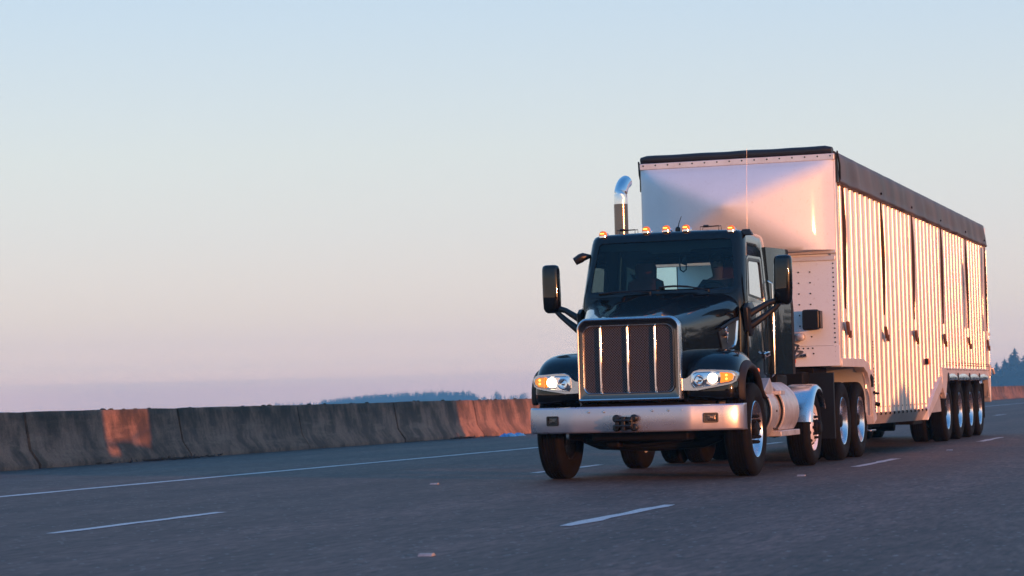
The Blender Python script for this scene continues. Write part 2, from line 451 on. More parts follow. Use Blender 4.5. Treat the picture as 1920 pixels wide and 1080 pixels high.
def paint_strip(xc, wd, y0, y1, mb, wob=.012, step=.35, z=.004):
    n = max(2, int((y1-y0)/step)); a = []; b = []
    for i in range(n+1):
        y = y0 + (y1-y0)*i/n
        a.append((xc-wd/2+random.uniform(-wob, wob), y, z)); b.append((xc+wd/2+random.uniform(-wob, wob), y, z))
    mb.loft([a, b], closed=False, caps=False)
edge = MB()
paint_strip(-6.60, .17, -60, 300, edge, wob=.022, step=.5)
tag(obj('road_marking_edge_line', edge, M['line']), kind='structure')
edge = MB()
paint_strip(5.52+.35, .17, -60, 300, edge, step=.6)
tag(obj('road_marking_right_line', edge, M['line']), kind='structure')
for nm, xc, y0 in (('road_marking_dashes', -2.08, -10.1), ('road_marking_right_dashes', 1.83, -9.75)):
    mb = MB()
    for k in range(-3, 20):
        ya = y0 + 12.19*k
        paint_strip(xc, .125, ya, ya+3.05, mb, wob=.024, step=.32)
    tag(obj(nm, mb, M['line']), kind='structure')

# raised lane markers between the dashes
def lane_marker(x, y, label):
    mb = MB()
    mb.loft([[(-.05,-.05,0),(.05,-.05,0),(.05,.05,0),(-.05,.05,0)], [(-.05,-.02,.018),(.05,-.02,.018),(.05,.02,.018),(-.05,.02,.018)]])
    o = obj('raised_lane_marker', mb, M['marker'], loc=(x, y, .001)); o.scale = (.85, .85, .9)
    tag(o, label, 'lane marker', 'raised lane markers on the road')
lane_marker(-2.2, -1.2, 'pale raised lane marker on the road left of the truck front wheel')
lane_marker(1.88, -12.8, 'pale raised lane marker in the foreground below the truck bumper')
lane_marker(1.72, -.4, 'pale raised lane marker right beside the truck front wheel')
lane_marker(2.04, 9.2, 'pale raised lane marker beside the belly of the white trailer')

# ------------------------------------------------------------------ concrete barrier
P0, Y0 = 5.64, 8.5
prof = [(.30,0),(.30,.07),(.13,.31),(.045,.80),(.03,.905),(.015,.92),(-.10,.92),(-.12,.90),(-.135,.80),(-.20,.31),(-.36,.07),(-.36,0)]
def barrier_mesh(seed):
    rings = []; n = 12; rs = random.Random(seed)
    for i in range(n+1):
        y = -P0/2+.035 + (P0-.07)*i/n
        e = .012 if i in (0, n) else 0
        rings.append([(px*(1-e*1.5) + .006*noise.noise((px*3, y*2+seed*9, pz*3)), y, pz*(1-e*.8) + (.010*noise.noise((y*2.3, seed*5, px*4)) if pz > .5 else 0)) for px, pz in prof])
    mb = MB(); mb.loft(rings); return mb
def moss_mesh(seed):
    rs = random.Random(seed); mb = MB()
    for k in range(rs.randint(5, 9)):
        y = rs.uniform(-2.6, 2.6); r_ = rs.uniform(.02, .05); cx = rs.uniform(-.06, 0)
        rings = []
        for a, zz in ((1, -.01), (.8, .35), (.4, .62)):
            rings.append([(cx+r_*a*math.cos(2*PI*j/7)*rs.uniform(.7,1.2), y+1.9*r_*a*math.sin(2*PI*j/7)*rs.uniform(.7,1.3), .915+r_*zz) for j in range(7)])
        mb.loft(rings)
    return mb
labels_b = {0: 'grey concrete barrier segment nearest the camera, left of the first dark joint',
  1: 'grey concrete barrier segment with the square orange patch of sunlight',
  2: 'dark stained concrete barrier segment with the thin low streak of sunlight',
  3: 'third whole concrete barrier segment, shaded, in front of the left end of the far wood',
  4: 'shaded concrete barrier segment in front of the densest part of the far wood',
  5: 'concrete barrier segment half in shade and half sunlit beside the truck headlight'}
NB = 34
for k in range(NB):
    o = obj('concrete_barrier', barrier_mesh(k), M['concrete'], loc=(-12.676+random.uniform(-.008,.008), Y0-P0/2+P0*k, random.uniform(-.006,.004)), sharp=50)
    o.rotation_euler = (0, random.uniform(-.004,.004), random.uniform(-.0015,.0015))
    if k < 6: lb = labels_b[k]
    elif k < 22: lb = 'concrete barrier segment behind the truck and trailer'
    else: lb = 'sunlit concrete barrier segment far off beyond the rear of the trailer'
    tag(o, lb, 'barrier', 'concrete barrier segments along the shoulder')
    if k < 9: tag(obj('moss', moss_mesh(k), M['moss'], o), kind='stuff')

# litter at the foot of the barrier
def debris(x, y, n, rx, ry, mt, s, name, label, cat):
    rs = random.Random(int(y*10)); mb = MB()
    for k in range(n):
        a = Vector((rs.gauss(0, rx), rs.gauss(0, ry), rs.uniform(.005, .03)))
        d = Vector((rs.uniform(-1,1), rs.uniform(-1,1), rs.uniform(-.15,.3))).normalized()*rs.uniform(.5,1)*s
        mb.tube([a-d/2, a, a+d/2], [s*.05, s*.09, s*.04], 5)
    return tag(obj(name, mb, mt, loc=(x, y, 0)), label, cat)
debris(-12.2, 12.7, 90, .08, .9, M['twig'], .16, 'twig_pile', 'scatter of dry twigs and grit at the foot of the barrier joint', 'debris')
debris(-12.2, 29.0, 26, .06, .5, M['twig'], .18, 'leaf_debris', 'small heap of dry leaves at the barrier foot near the truck', 'debris')
mb = MB(); rs = random.Random(4)
for i in range(5):
    cx, cy = rs.uniform(-.1,.1), rs.uniform(-.4,.4)
    ring = [[(cx+.13*s_*math.cos(a)*rs.uniform(.6,1.3), cy+.32*s_*math.sin(a)*rs.uniform(.6,1.3), h_*rs.uniform(.6,1.3)) for a in [2*PI*j/8 for j in range(8)]] for s_, h_ in ((1,.004),(.8,.05),(.3,.07))]
    mb.loft(ring)
tag(obj('plastic_scrap', mb, M['litterblue'], loc=(-11.5, 30.6, 0)), 'crumpled blue plastic scrap lying on the shoulder by the barrier', 'litter')

# ------------------------------------------------------------------ wheels
TR = .514
def tyre_mb():
    pr = [(.292,-.05),(.325,-.024),(.36,-.010),(.40,-.002),(.44,-.004),(.475,-.016),(.498,-.030),(.510,-.046)]
    for gx in (-.085,-.117,-.150,-.183,-.215):
        pr += [(.514,gx+.007),(.501,gx+.005),(.501,gx-.005),(.514,gx-.007)]
    pr += [(.510,-.254),(.498,-.270),(.475,-.284),(.44,-.296),(.40,-.298),(.36,-.290),(.325,-.276),(.292,-.25)]
    return MB().lathe(pr, n=64, closed=True)
def rim_convex():
    mb = MB().lathe([(.312,-.035),(.315,-.028),(.308,-.022),(.296,-.030),(.284,-.060),(.276,-.085),(.262,-.088),(.235,-.06),(.200,-.030),(.180,-.016),(.10,-.012),(.10,-.03),(.16,-.03),(.25,-.10),(.27,-.12),(.285,-.25),(.312,-.26),(.312,-.25)], n=64, closed=True)
    return mb
def rim_concave():
    return MB().lathe([(.312,-.035),(.315,-.028),(.308,-.020),(.297,-.026),(.286,-.050),(.276,-.10),(.270,-.140),(.258,-.165),(.235,-.178),(.19,-.184),(.10,-.184),(.10,-.20),(.24,-.20),(.285,-.24),(.312,-.26),(.312,-.25)], n=64, closed=True)
def rim_front():
    return MB().lathe([(.312,-.035),(.315,-.028),(.308,-.020),(.297,-.028),(.286,-.060),(.276,-.10),(.262,-.115),(.235,-.112),(.20,-.095),(.175,-.080),(.10,-.078),(.10,-.10),(.16,-.10),(.25,-.14),(.285,-.25),(.312,-.26),(.312,-.25)], n=64, closed=True)
def lugs(r, x, h, n=10, rr=.017):
    mb = MB()
    for k in range(n):
        a = 2*PI*k/n
        mb.lathe([(rr*1.25, x-.01),(rr*1.25, x+.008),(rr, x+.012),(rr*.9, x+h*.8),(rr*.4, x+h)], c=(0, r*math.cos(a), r*math.sin(a)), n=8)
    return mb
def holes(n=10):
    mb = MB()
    for k in range(n):
        a = 2*PI*(k+.5)/n
        d = Vector((.68, .73*math.cos(a), .73*math.sin(a))).normalized()
        c = Vector((-.041, .222*math.cos(a), .222*math.sin(a)))
        tt = Vector((0, -math.sin(a), math.cos(a))); s_ = d.cross(tt)
        mb.loft([[c + d*q + (tt*math.cos(b)*.027 + s_*math.sin(b)*.020) for b in [2*PI*j/14 for j in range(14)]] for q in (-.01, .0045)])
    return mb
def wheel_proto(kind):
    e = empty('wheel')
    obj('tyre', tyre_mb(), M['rubber'], e, sharp=40)
    if kind == 'front':
        obj('rim', rim_front(), M['polish'], e)
        obj('lug_nut', lugs(.148, -.085, .085, rr=.021), M['dark'], e)
        obj('hub', MB().lathe([(.100,-.10),(.098,-.03),(.085,-.02),(.07,-.005),(.02,-.003)], n=28), M['dark'], e, sharp=25)
    elif kind == 'convex':
        obj('rim', rim_convex(), M['disc'], e)
        obj('hand_hole', holes(), M['dark'], e)
        obj('lug_nut', lugs(.145, -.014, .050, rr=.017), M['dark'], e)
        obj('hub', MB().lathe([(.098,-.05),(.098,.02),(.085,.035),(.082,.06),(.07,.07),(.02,.072)], n=28), M['dark'], e, sharp=25)
    else:
        obj('rim', rim_concave(), M['polish'], e)
        obj('lug_nut', lugs(.142, -.184, .04, rr=.017), M['chrome2'], e)
        obj('hub', MB().lathe([(.098,-.20),(.098,-.13),(.088,-.105),(.085,-.06),(.07,-.045),(.02,-.043)], n=28), M['dark'], e, sharp=25)
    return e
WC, WD, WF = wheel_proto('convex'), wheel_proto('concave'), wheel_proto('front')
used = set()
def put_wheel(pro, parent, x, y, side, z=TR, s=1.0):
    if pro.name in used: o = dup(pro, parent)
    else: used.add(pro.name); o = pro; o.parent = parent
    o.location = (x*side, y, z); o.rotation_euler = (random.uniform(0, .6) if False else 0, 0, 0 if side > 0 else PI)
    o.scale = (1, s, s)
    return o

# ------------------------------------------------------------------ truck
truck = empty('semi_truck', (-.03, 0, 0))
tag(truck, 'black conventional semi truck tractor with chrome grille and lit headlights', 'truck')
for s in (1, -1):
    put_wheel(WF, truck, 1.215, 0, s)
    put_wheel(WC, truck, 1.215, 3.38, s, z=.47, s=.47/TR)
    for yd in (5.42, 6.75):
        put_wheel(WD, truck, 1.225, yd, s)
        put_wheel(WD, truck, 1.225-.33, yd, s)

# chassis
mb = MB()
for s in (1, -1):
    mb.box(s*.34, s*.44, -.62, 7.6, .70, .98)
    obj('frame_rail', mb, M['dark'], truck); mb = MB()
for y in (-.55, .7, 2.0, 3.0, 4.4, 6.08, 7.5): mb.box(-.338, .338, y-.05, y+.05, .74, .94)
obj('cross_member', mb, M['dark'], truck)
mb = MB()
for y, z in ((0, .50), (3.38, .47), (5.42, TR), (6.75, TR)):
    mb.tube([(-.95, y, z), (-.5, y, z-.02), (.5, y, z-.02), (.95, y, z)], .07, 12)
for y in (5.42, 6.75): mb.lathe([(.06,-.22),(.2,-.14),(.23,0),(.2,.14),(.06,.22)], c=(0,y,TR), n=20)
obj('axle', mb, M['dark'], truck)
mb = MB()
mb.box(-.55, .55, -.55, .3, .42, .72); mb.box(-.30, .30, .3, 1.8, .40, .9); mb.box(-.62, .62, -.72, -.5, .60, .84)
mb.box(-.46, -.30, -.3, 0.4, .34, .5); mb.tube([(-.75,-.1,.42),(-.2,-.12,.36),(.5,-.1,.42)], .03)
mb.box(-.56, .56, -.60, .45, .84, 1.5); mb.box(-.50, .40, -.20, .10, .40, .56); mb.box(-.30, .30, .2, .9, .34, .6); mb.tube([(-.8,0,.46),(-.6,-.02,.38),(0,-.03,.35),(.6,-.02,.38),(.8,0,.46)], .06, 10)
obj('engine', mb, M['dark'], truck, bevel=.03)
mb = MB()
for s in (1, -1):
    mb.box(s*.46, s*1.0, 2.15, 2.75, .86, 1.12)      # battery / tool boxes below the fairings
    mb.box(s*.46, s*.72, 3.95, 4.6, .60, .95)
mb.box(-.9, .9, 4.3, 4.75, .92, 1.16)
mb.box(-.46, .46, 5.3, 6.9, .98, 1.14)
obj('deck_plate', mb, M['dark'], truck, bevel=.02)
mb = MB()
for s in (1, -1):     # black plates and flaps in front of the drive tyres
    mb.prism([(4.66,.30),(4.72,.30),(4.72,1.15),(4.66,1.15)], 'X', s*.60, s*1.22)
obj('mud_flap', mb, M['plastic'], truck)

# bumper
def bumper_y(x):
    return lerp(abs(x), [0,.35,.64,1.10,1.17,1.20], [-1.06,-1.052,-1.02,-.80,-.745,-.70])
xs = [-1.20,-1.195,-1.17,-1.14,-1.10,-1.0,-.85,-.70,-.64,-.58,-.45,-.3,-.15,0,.15,.3,.45,.58,.64,.70,.85,1.0,1.10,1.14,1.17,1.195,1.20]
zprof = [(.535,.05),(.522,.02),(.530,.004),(.545,0),(.66,-.004),(.785,0),(.80,.004),(.808,.02),(.800,.06)]
mb = MB()
rings = []
path = [(x, bumper_y(x)) for x in xs]
path = [(-1.20,-.52),(-1.20,-.64)] + path + [(1.20,-.64),(1.20,-.52)]
for x, y in path:
    k = 1.0
    rings.append([(x*(1 - d*.25), y + d, z) for z, d in zprof] )
mb.loft(rings, closed=False, caps=False)
bm_o = obj('bumper', mb, M['bumper'], truck, sharp=60)
so = bm_o.modifiers.new('thickness', 'SOLIDIFY'); so.thickness = .008; so.offset = -1
for s in (1, -1):
    x = .885*s
    yy = bumper_y(.885)
    ang = -math.atan2(-.79+.965, 1.10-.64)*s*-1
    f = empty('fog_lamp', (x, yy-.004, .660), truck, rz=math.atan2(.22, .46)*s)
    mb = MB(); o1 = rrect(0,0,.165,.108,.018,4); o2 = rrect(0,0,.128,.074,.008,4)
    mb.loft([[(a,.02,b) for a,b in o1],[(a,-.012,b) for a,b in o1],[(a,-.012,b) for a,b in o2],[(a,.03,b) for a,b in o2]], caps=False, wrap=True)
    obj('lamp_frame', mb, M['plastic'], f)
    mb = MB(); mb.loft([[(a,.012,b) for a,b in o2],[(a,.0,b) for a,b in o2],[(a*.6,-.004,b*.6) for a,b in o2]])
    obj('lamp_glass', mb, M['foglens'], f)
mb = MB()
for x in (-.435,-.26,.28,.455,.60):
    r0 = .013 if x < .5 else .006
    mb.lathe([(r0,0),(r0,-.012),(r0*.6,-.018)], c=(x, bumper_y(x)+.002, .752), axis='Y', n=10)
obj('bumper_bolt', mb, M['chrome2'], truck)
# tow hitch in the middle of the bumper
mb = MB()
for sx in (1, -1):
    for zz in (.575, .675):
        mb.lathe([(.036,.02),(.042,.0),(.042,-.05),(.03,-.065)], c=(.0+sx*.098, -1.03, zz), axis='Y', n=14)
    mb.box(sx*.055, sx*.095, -1.14, -1.0, .565, .690)
mb.box(-.10, .10, -1.07, -1.0, .555, .690)
mb.lathe([(.019,-.09),(.019,.09)], c=(0,-1.15,.655), axis='X', n=10); mb.lathe([(.019,-.09),(.019,.09)], c=(0,-1.15,.595), axis='X', n=10)
mb.box(-.020,.020,-1.165,-1.05,.545,.695)
obj('tow_hitch', mb, M['plastic'], truck, bevel=.006, loc=(-.005,-.06,.0))

# hood
HY = [-.90,-.80,-.60,-.3,0,.3,.50,.62]
HW = [.560,.585,.63,.70,.775,.85,.895,.915]
HT = [1.745,1.775,1.82,1.88,1.945,2.00,2.045,2.065]
HR = [.10,.12,.15,.17,.19,.20,.20,.20]
def hood_ring(y, grow=0.0):
    w_, t_, r_ = lerp(y,HY,HW)+grow, lerp(y,HY,HT)+grow, lerp(y,HY,HR)
    half = [(w_-.01, .88), (w_-.004, 1.15), (w_, 1.40), (w_, t_-.30), (w_-.002, t_-r_-.02)]
    for k in range(1, 6):
        a = R(90*k/6); half.append((w_-r_+r_*math.cos(a), t_-r_-.02+r_*math.sin(a)))
    edge_ = .30 + .12*(y+.9)/1.5
    def crown(x): return .02*(1-(x/w_)**2)
    half += [(x, t_-.02+crown(x)) for x in (w_-r_, edge_+.035)]
    half += [(x, t_+.004+crown(x)) for x in (edge_, edge_*.5)]
    pts = half + [(0, t_+.004+crown(0))] + [(-x, z) for x, z in reversed(half)]
    return [(x, y - (.02*(1-(x/w_)**2) if y < -.85 else 0), z) for x, z in pts]
mb = MB(); mb.loft([hood_ring(y) for y in [-.90,-.86,-.80,-.7,-.6,-.45,-.3,-.15,0,.15,.3,.4,.50,.60]])
obj('hood', mb, M['paint'], truck, sharp=50)
# cowl between hood and windscreen
mb = MB(); mb.loft([[(x*.99, y+.03, z-.012) for x,y,z in hood_ring(.58)], [(x*1.0, .74, z+.01) for x,y,z in hood_ring(.60)]])
obj('cowl', mb, M['plastic'], truck)
# side air intake with chrome strip and round emblem, both sides
for s in (1, -1):
    mb = MB()
    def hx(y): return (lerp(y,HY,HW)*1.0)
    pts = [(.02,1.60),(.42,1.75),(.47,1.72),(.42,1.50),(.36,1.43),(.10,1.41)]
    mb.loft([[(s*(hx(y)-.02), y, z) for y,z in pts],[(s*(hx(y)+.012), y, z) for y,z in pts],[(s*(hx(y)+.014), y*.94+.015, z*.97+.045) for y,z in pts]])
    obj('air_intake', mb, M['plastic'], truck)
    mb = MB()
    pa = [(.47,1.735),(.455,1.62),(.43,1.51),(.39,1.455),(.30,1.425),(.12,1.39),(-.10,1.345)]
    rings = []
    for i,(y,z) in enumerate(pa):
        t_ = lerp(i,[0,1,4,6],[.018,.03,.022,.003])
        rings.append([(s*(hx(y)+.008+.022*(c>0)), y+dy*t_, z+dz*t_) for c,dy,dz in ((0,-1,.4),(1,-.5,.2),(1,.5,-.2),(0,1,-.9))])
    mb.loft(rings); obj('chrome_trim', mb, M['chrome'], truck, sharp=60)
    mb = MB(); cc = (.17, 1.60)
    pth = [(s*(hx(cc[0])+.03), cc[0]+.055*math.cos(a)*q, cc[1]+.062*math.sin(a)*q) for a,q in [(R(20+30*k), 1-.045*k) for k in range(12)]]
    mb.tube(pth, .014, 8); mb.tube([pth[-1], (pth[-1][0], cc[0]+.03, cc[1]-.06), (pth[-1][0], cc[0]-.01, cc[1]-.105), (pth[-1][0], cc[0]+.05, cc[1]-.13)], [.014,.012,.010,.004], 8)
    obj('emblem', mb, M['chrome2'], truck)
    mb = MB(); mb.tube([(s*(hx(.1)+.01),.02,1.64),(s*(hx(.3)+.03),.25,1.715),(s*(hx(.45)+.03),.46,1.755)],[.012,.02,.022],8)
    obj('hood_latch', mb, M['plastic'], truck)

# grille: chrome surround, wire screen, bars
FW, FH, FZ = 1.17, .905, 1.31
def gr(w_, h, r, y, n=8, rb=.015, zc=FZ, crown=.02):
    return [(x, y + .03*(x/.6)**2, z + (crown*(1-(x/.6)**2) if z > zc else 0)) for x, z in rrect(0, zc, w_, h, r, n, rb)]
mb = MB()
mb.loft([gr(FW-.02,FH-.02,.11,-.84), gr(FW,FH,.115,-.93), gr(FW-.02,FH-.012,.11,-.965), gr(FW-.045,FH-.04,.105,-.978), gr(FW-.062,FH-.062,.10,-.972), gr(FW-.066,FH-.068,.10,-.955)], caps=False)
obj('grille_surround', mb, M['chrome2'], truck, sharp=50)
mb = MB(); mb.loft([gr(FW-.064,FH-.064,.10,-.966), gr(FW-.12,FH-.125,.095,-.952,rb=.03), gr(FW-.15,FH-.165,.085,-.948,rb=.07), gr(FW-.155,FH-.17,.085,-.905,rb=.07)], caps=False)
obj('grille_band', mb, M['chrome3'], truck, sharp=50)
mb = MB(); mb.loft([gr(FW-.150,FH-.17,.085,-.955,rb=.075), gr(FW-.160,FH-.18,.085,-.972,rb=.075), gr(FW-.182,FH-.20,.08,-.962,rb=.07), gr(FW-.185,FH-.205,.08,-.93,rb=.07)], caps=False)
obj('grille_trim', mb, M['chrome'], truck, sharp=50)
mb = MB(); mb.loft([gr(FW-.15,FH-.16,.08,-.930,rb=.06), gr(FW-.15,FH-.16,.08,-.942,rb=.06)])
obj('grille_screen', mb, M['wire'], truck)
for x in (-.305, 0, .305):
    mb = MB(); mb.tube([(x,-.935+.02*(x/.6)**2,.945),(x,-.955,.965),(x,-.957,1.3),(x,-.955,1.66),(x,-.93,1.675)], .0135, 10)
    obj('grille_bar', mb, M['chrome'], truck)

# fenders
FP = [(-.79,.835),(-.80,.95),(-.785,1.10),(-.73,1.23),(-.62,1.33),(-.44,1.395),(-.22,1.42),(.02,1.40),(.22,1.33),(.38,1.22),(.49,1.09)]
cs = [(.58,0),(.80,0),(.93,.005),(1.02,.02),(1.085,.05),(1.13,.10),(1.155,.16)]
cf = [(1.140,.12),(1.165,.155),(1.205,.185),(1.215,.215),(1.20,.245),(1.12,.25)]
def fpt(s, y, z, x, pull):
    d = Vector((0-y, .52-z)).normalized()
    if z < 1.0: d = Vector((1, 0)).lerp(d, max(0, (z-.83)/.17))
    return (s*x, y+d[0]*pull, z+d[1]*pull)
for s in (1, -1):
    mb = MB()
    rings = [[fpt(s,y,z,x,pl) for x,pl in cs] + [fpt(s,y,z,x,pl) for x,pl in ((1.145,.19),(.95,.10),(.58,.04))] for y,z in FP]
    mb.loft(rings)
    fe = obj('fender', mb, M['paint'], truck, sharp=60)
    ss = fe.modifiers.new('sub', 'SUBSURF'); ss.levels = 1; ss.render_levels = 2
    mb = MB()
    FP2 = FP + [(.57,.97),(.62,.88)]
    rings = [[fpt(s,y,z,x,pl) for x,pl in cf] for y,z in FP2]
    mb.loft(rings); fl = obj('fender_flare', mb, M['flare'], truck, sharp=70)
    ss = fl.modifiers.new('sub', 'SUBSURF'); ss.levels = 1; ss.render_levels = 2
    # inner liner closes the wheel well towards the engine
    mb = MB(); mb.prism([(-.74,.84),(-.70,1.2),(-.2,1.34),(.30,1.22),(.52,1.0),(.58,.80),(.3,.72),(-.4,.72)], 'X', s*.56, s*.60)
    obj('wheel_well', mb, M['dark'], truck)
    mb = MB(); mb.lathe([(.02,-.006),(.03,0),(.026,.012),(.01,.018)], c=(0,0,0), axis='X', n=14)
    mk = obj('marker_light', mb, M['amber'], truck, loc=(s*1.16, .30, 1.16)); mk.scale = (s*1.0, 1.5, 1.0)

# headlights
for s in (1, -1):
    hl = empty('headlight', (0,0,0), truck)
    def hy(x): return -.885 + .10*((x-.60)/.55) + .06*max(0,(x-.98)/.17)**2
    def outl(k, grow=0.0):
        # outer contour of the bezel: narrow neck at the grille widening to the lamp
        top = [(.56,1.085),(.62,1.09),(.66,1.12),(.70,1.165),(.76,1.185),(.90,1.182),(1.05,1.172),(1.12,1.160),(1.155,1.135)]
        bot = [(1.16,1.09),(1.145,1.045),(1.10,1.015),(1.0,.995),(.85,.968),(.74,.948),(.64,.950),(.56,.955)]
        return top+bot
    def lens_o(g=0.0):
        return [(.915+ (x-.915)*(1-g), 1.068+(z-1.068)*(1-g)) for x,z in
            [(.69,1.13),(.73,1.15),(.90,1.152),(1.06,1.146),(1.115,1.13),(1.13,1.10),(1.12,1.06),(1.07,1.035),(.92,1.01),(.78,.988),(.71,.985),(.685,1.02)]]
    o_ = outl(0)
    mb = MB()
    mb.loft([[(s*x, hy(x)+.16, z) for x,z in o_],[(s*x, hy(x)+.02, z) for x,z in o_],[(s*(.88+(x-.88)*.985), hy(x)-.004, 1.068+(z-1.068)*.94) for x,z in o_]], caps=True)
    obj('bezel', mb, M['chrome2'], hl, sharp=50)
    l0, l1 = lens_o(-.03), lens_o(.02)
    mb = MB(); mb.loft([[(s*x, hy(x)-.002, z) for x,z in l0],[(s*x, hy(x)-.016, z) for x,z in l0],[(s*x, hy(x)-.018, z) for x,z in l1],[(s*x, hy(x)-.001, z) for x,z in l1]], wrap=True)
    obj('lens_rim', mb, M['chrome'], hl)
    mb = MB(); mb.loft([[(s*x, hy(x)-.006, z) for x,z in l1],[(s*(.915+(x-.915)*.9), hy(x)-.010, 1.068+(z-1.068)*.9) for x,z in l1]])
    obj('reflector_panel', mb, M['reflector'], hl)
    mb = MB(); mb.lathe([(.058,-.012),(.062,-.026),(.054,-.030),(.040,-.016),(.018,-.012),(.016,-.03),(.004,-.034)], c=(s*.765, hy(.765), 1.066), axis='Y', n=26)
    obj('low_beam_lamp', mb, M['reflector'], hl, sharp=25)
    mb = MB(); mb.lathe([(.054,-.012),(.054,-.022),(.042,-.034),(.02,-.04)], c=(s*.905, hy(.905), 1.082), axis='Y', n=26)
    obj('high_beam_lamp', mb, M['lamp'], hl)
    mb = MB(); am = [(.985,1.142),(1.06,1.138),(1.105,1.125),(1.118,1.10),(1.108,1.065),(1.065,1.042),(.985,1.03),(.995,1.085)]
    mb.loft([[(s*x, hy(x)-.011, z) for x,z in am],[(s*x, hy(x)-.022, z) for x,z in am]])
    obj('turn_signal', mb, M['ambersoft'], hl)
    mb = MB()
    for zz in (1.072, 1.112): mb.lathe([(.013,-.022),(.012,-.028),(.004,-.03)], c=(s*1.05, hy(1.05), zz), axis='Y', n=12)
    obj('indicator_bulb', mb, M['ambercore'], hl)

# ------------------------------------------------------------------ cab
CZ  = [.93, 1.2, 1.75, 1.95, 2.06, 2.12, 2.49, 2.69, 2.745]
CHW = [.955,.965,.975,.975,.968,.962,.935,.915,.905]
CYF = [.55, .56, .58, .60, .615, .64, .785, .865, .89]
CYR = 2.08
GX = .845
def cab_ring(z, hw, yf, yr=CYR, rc=.15, rr=.08, crown=0.0):
    pts = []
    def front(x): return yf - .055*(1-(x/hw)**2)
    for x in (-GX*hw/.96, -.6*hw, -.3*hw, 0, .3*hw, .6*hw, GX*hw/.96): pts.append((x, front(x)))
    x0, y0 = hw-.0, yf
    gx = GX*hw/.96
    for k in range(1, 6):
        a = k/6; # elliptical corner from glass edge to the side
        pts.append((gx + (hw-gx)*math.sin(a*PI/2), front(gx) + (yf+rc-front(gx))*(1-math.cos(a*PI/2))))
    for y in (yf+rc, 1.02 if z > 2 else 1.0, 1.68, 1.80): pts.append((hw, max(y, yf+rc)))
    for k in range(0, 5):
        a = k/4*PI/2; pts.append((hw-rr+rr*math.cos(a), yr-rr+rr*math.sin(a)))
    pts += [(.44, yr), (0, yr)]
    right = [q for q in pts if q[0] > 1e-6]
    full = pts[:]                      # front (left to right), right side, rear centre
    full += [(-.44, yr)]
    for k in range(4, -1, -1):
        a = k/4*PI/2; full.append((-(hw-rr+rr*math.cos(a)), yr-rr+rr*math.sin(a)))
    for y in (1.80, 1.68, 1.02 if z > 2 else 1.0, yf+rc): full.append((-hw, max(y, yf+rc)))
    for k in range(5, 0, -1):
        a = k/6; full.append((-(gx + (hw-gx)*math.sin(a*PI/2)), front(gx) + (yf+rc-front(gx))*(1-math.cos(a*PI/2))))
    return [(x, y, z - crown*(x/hw)**2) for x, y in full]
rings = [cab_ring(z,h,y) for z,h,y in zip(CZ,CHW,CYF)]
n0 = len(rings[0])
# indices: 0..6 front, 7..11 corner, 12..15 side (front,1.0,1.68,1.80), 16..20 rear corner, 21 (.44), 22 (0), 23 (-.44), ...
def skip(i, j):
    if i in (5, 6) and 0 <= j < 6: return True            # windscreen 2.12..2.69
    if i in (3, 4, 5) and j in (12, 13): return True      # driver door glass (1.95..2.49)
    if i in (3, 4, 5) and j in (n0-1-5-2, n0-1-5-1): return True
    if i in (5,) and j in (21, 22): return True           # rear window
    return False
idx = {}
for j in range(n0):
    a, b_ = rings[0][j], rings[0][(j+1) % n0]
    if abs(a[0]+rings[0][0][0]*0-(-CHW[0])) < 1e-3 and abs(b_[0]+CHW[0]) < 1e-3: idx.setdefault('L', []).append(j)
L_ = idx['L']  # side segments on the left: 1.80-1.68, 1.68-1.0, 1.0-front
skipL = set(L_[-2:])
def skip(i, j):
    if i in (5, 6) and 0 <= j < 6: return True
    if i in (3, 4, 5) and j in (12, 13): return True
    if i in (3, 4, 5) and j in skipL: return True
    if i == 5 and j in (21, 22): return True
    return False
mb = MB()
roofr = []
for z, ins, cr_ in ((2.775,.018,.0),(2.797,.05,.004),(2.812,.11,.012),(2.822,.20,.022),(2.828,.36,.03)):
    roofr.append(cab_ring(z, CHW[-1]-ins, CYF[-1]+ins*1.1, yr=CYR-ins, rc=.15-ins*.2, crown=cr_))
allr = rings + roofr
mb.loft(allr, caps=False, skip=skip)
# roof cap and floor
b = len(mb.v) - n0
c_i = len(mb.v); mb.v.append((0, 1.5, 2.832))
for j in range(n0): mb.f.append((b+j, b+(j+1) % n0, c_i))
mb.f.append(tuple(reversed(range(n0))))
cab = obj('cab', mb, M['paint'], truck, sharp=42)
so = cab.modifiers.new('thickness', 'SOLIDIFY'); so.thickness = .02; so.offset = -1

def front_y(x, z):
    yf = lerp(z, CZ, CYF); hw = lerp(z, CZ, CHW)
    return yf - .055*(1-(x/hw)**2)
def wsurf(pts, off): return [(x, front_y(x, z)-off, z) for x, z in pts]
# windscreen glass
mb = MB(); rows = []
for k in range(9):
    z = 2.07 + (2.71-2.07)*k/8
    hw = lerp(z, CZ, CHW)*GX/.96
    rows.append([(hw*q, front_y(hw*q, z)+.004, z) for q in [i/8-1 for i in range(17)]])
mb.loft(rows, closed=False, caps=False)
obj('windshield', mb, M['wind'], truck)
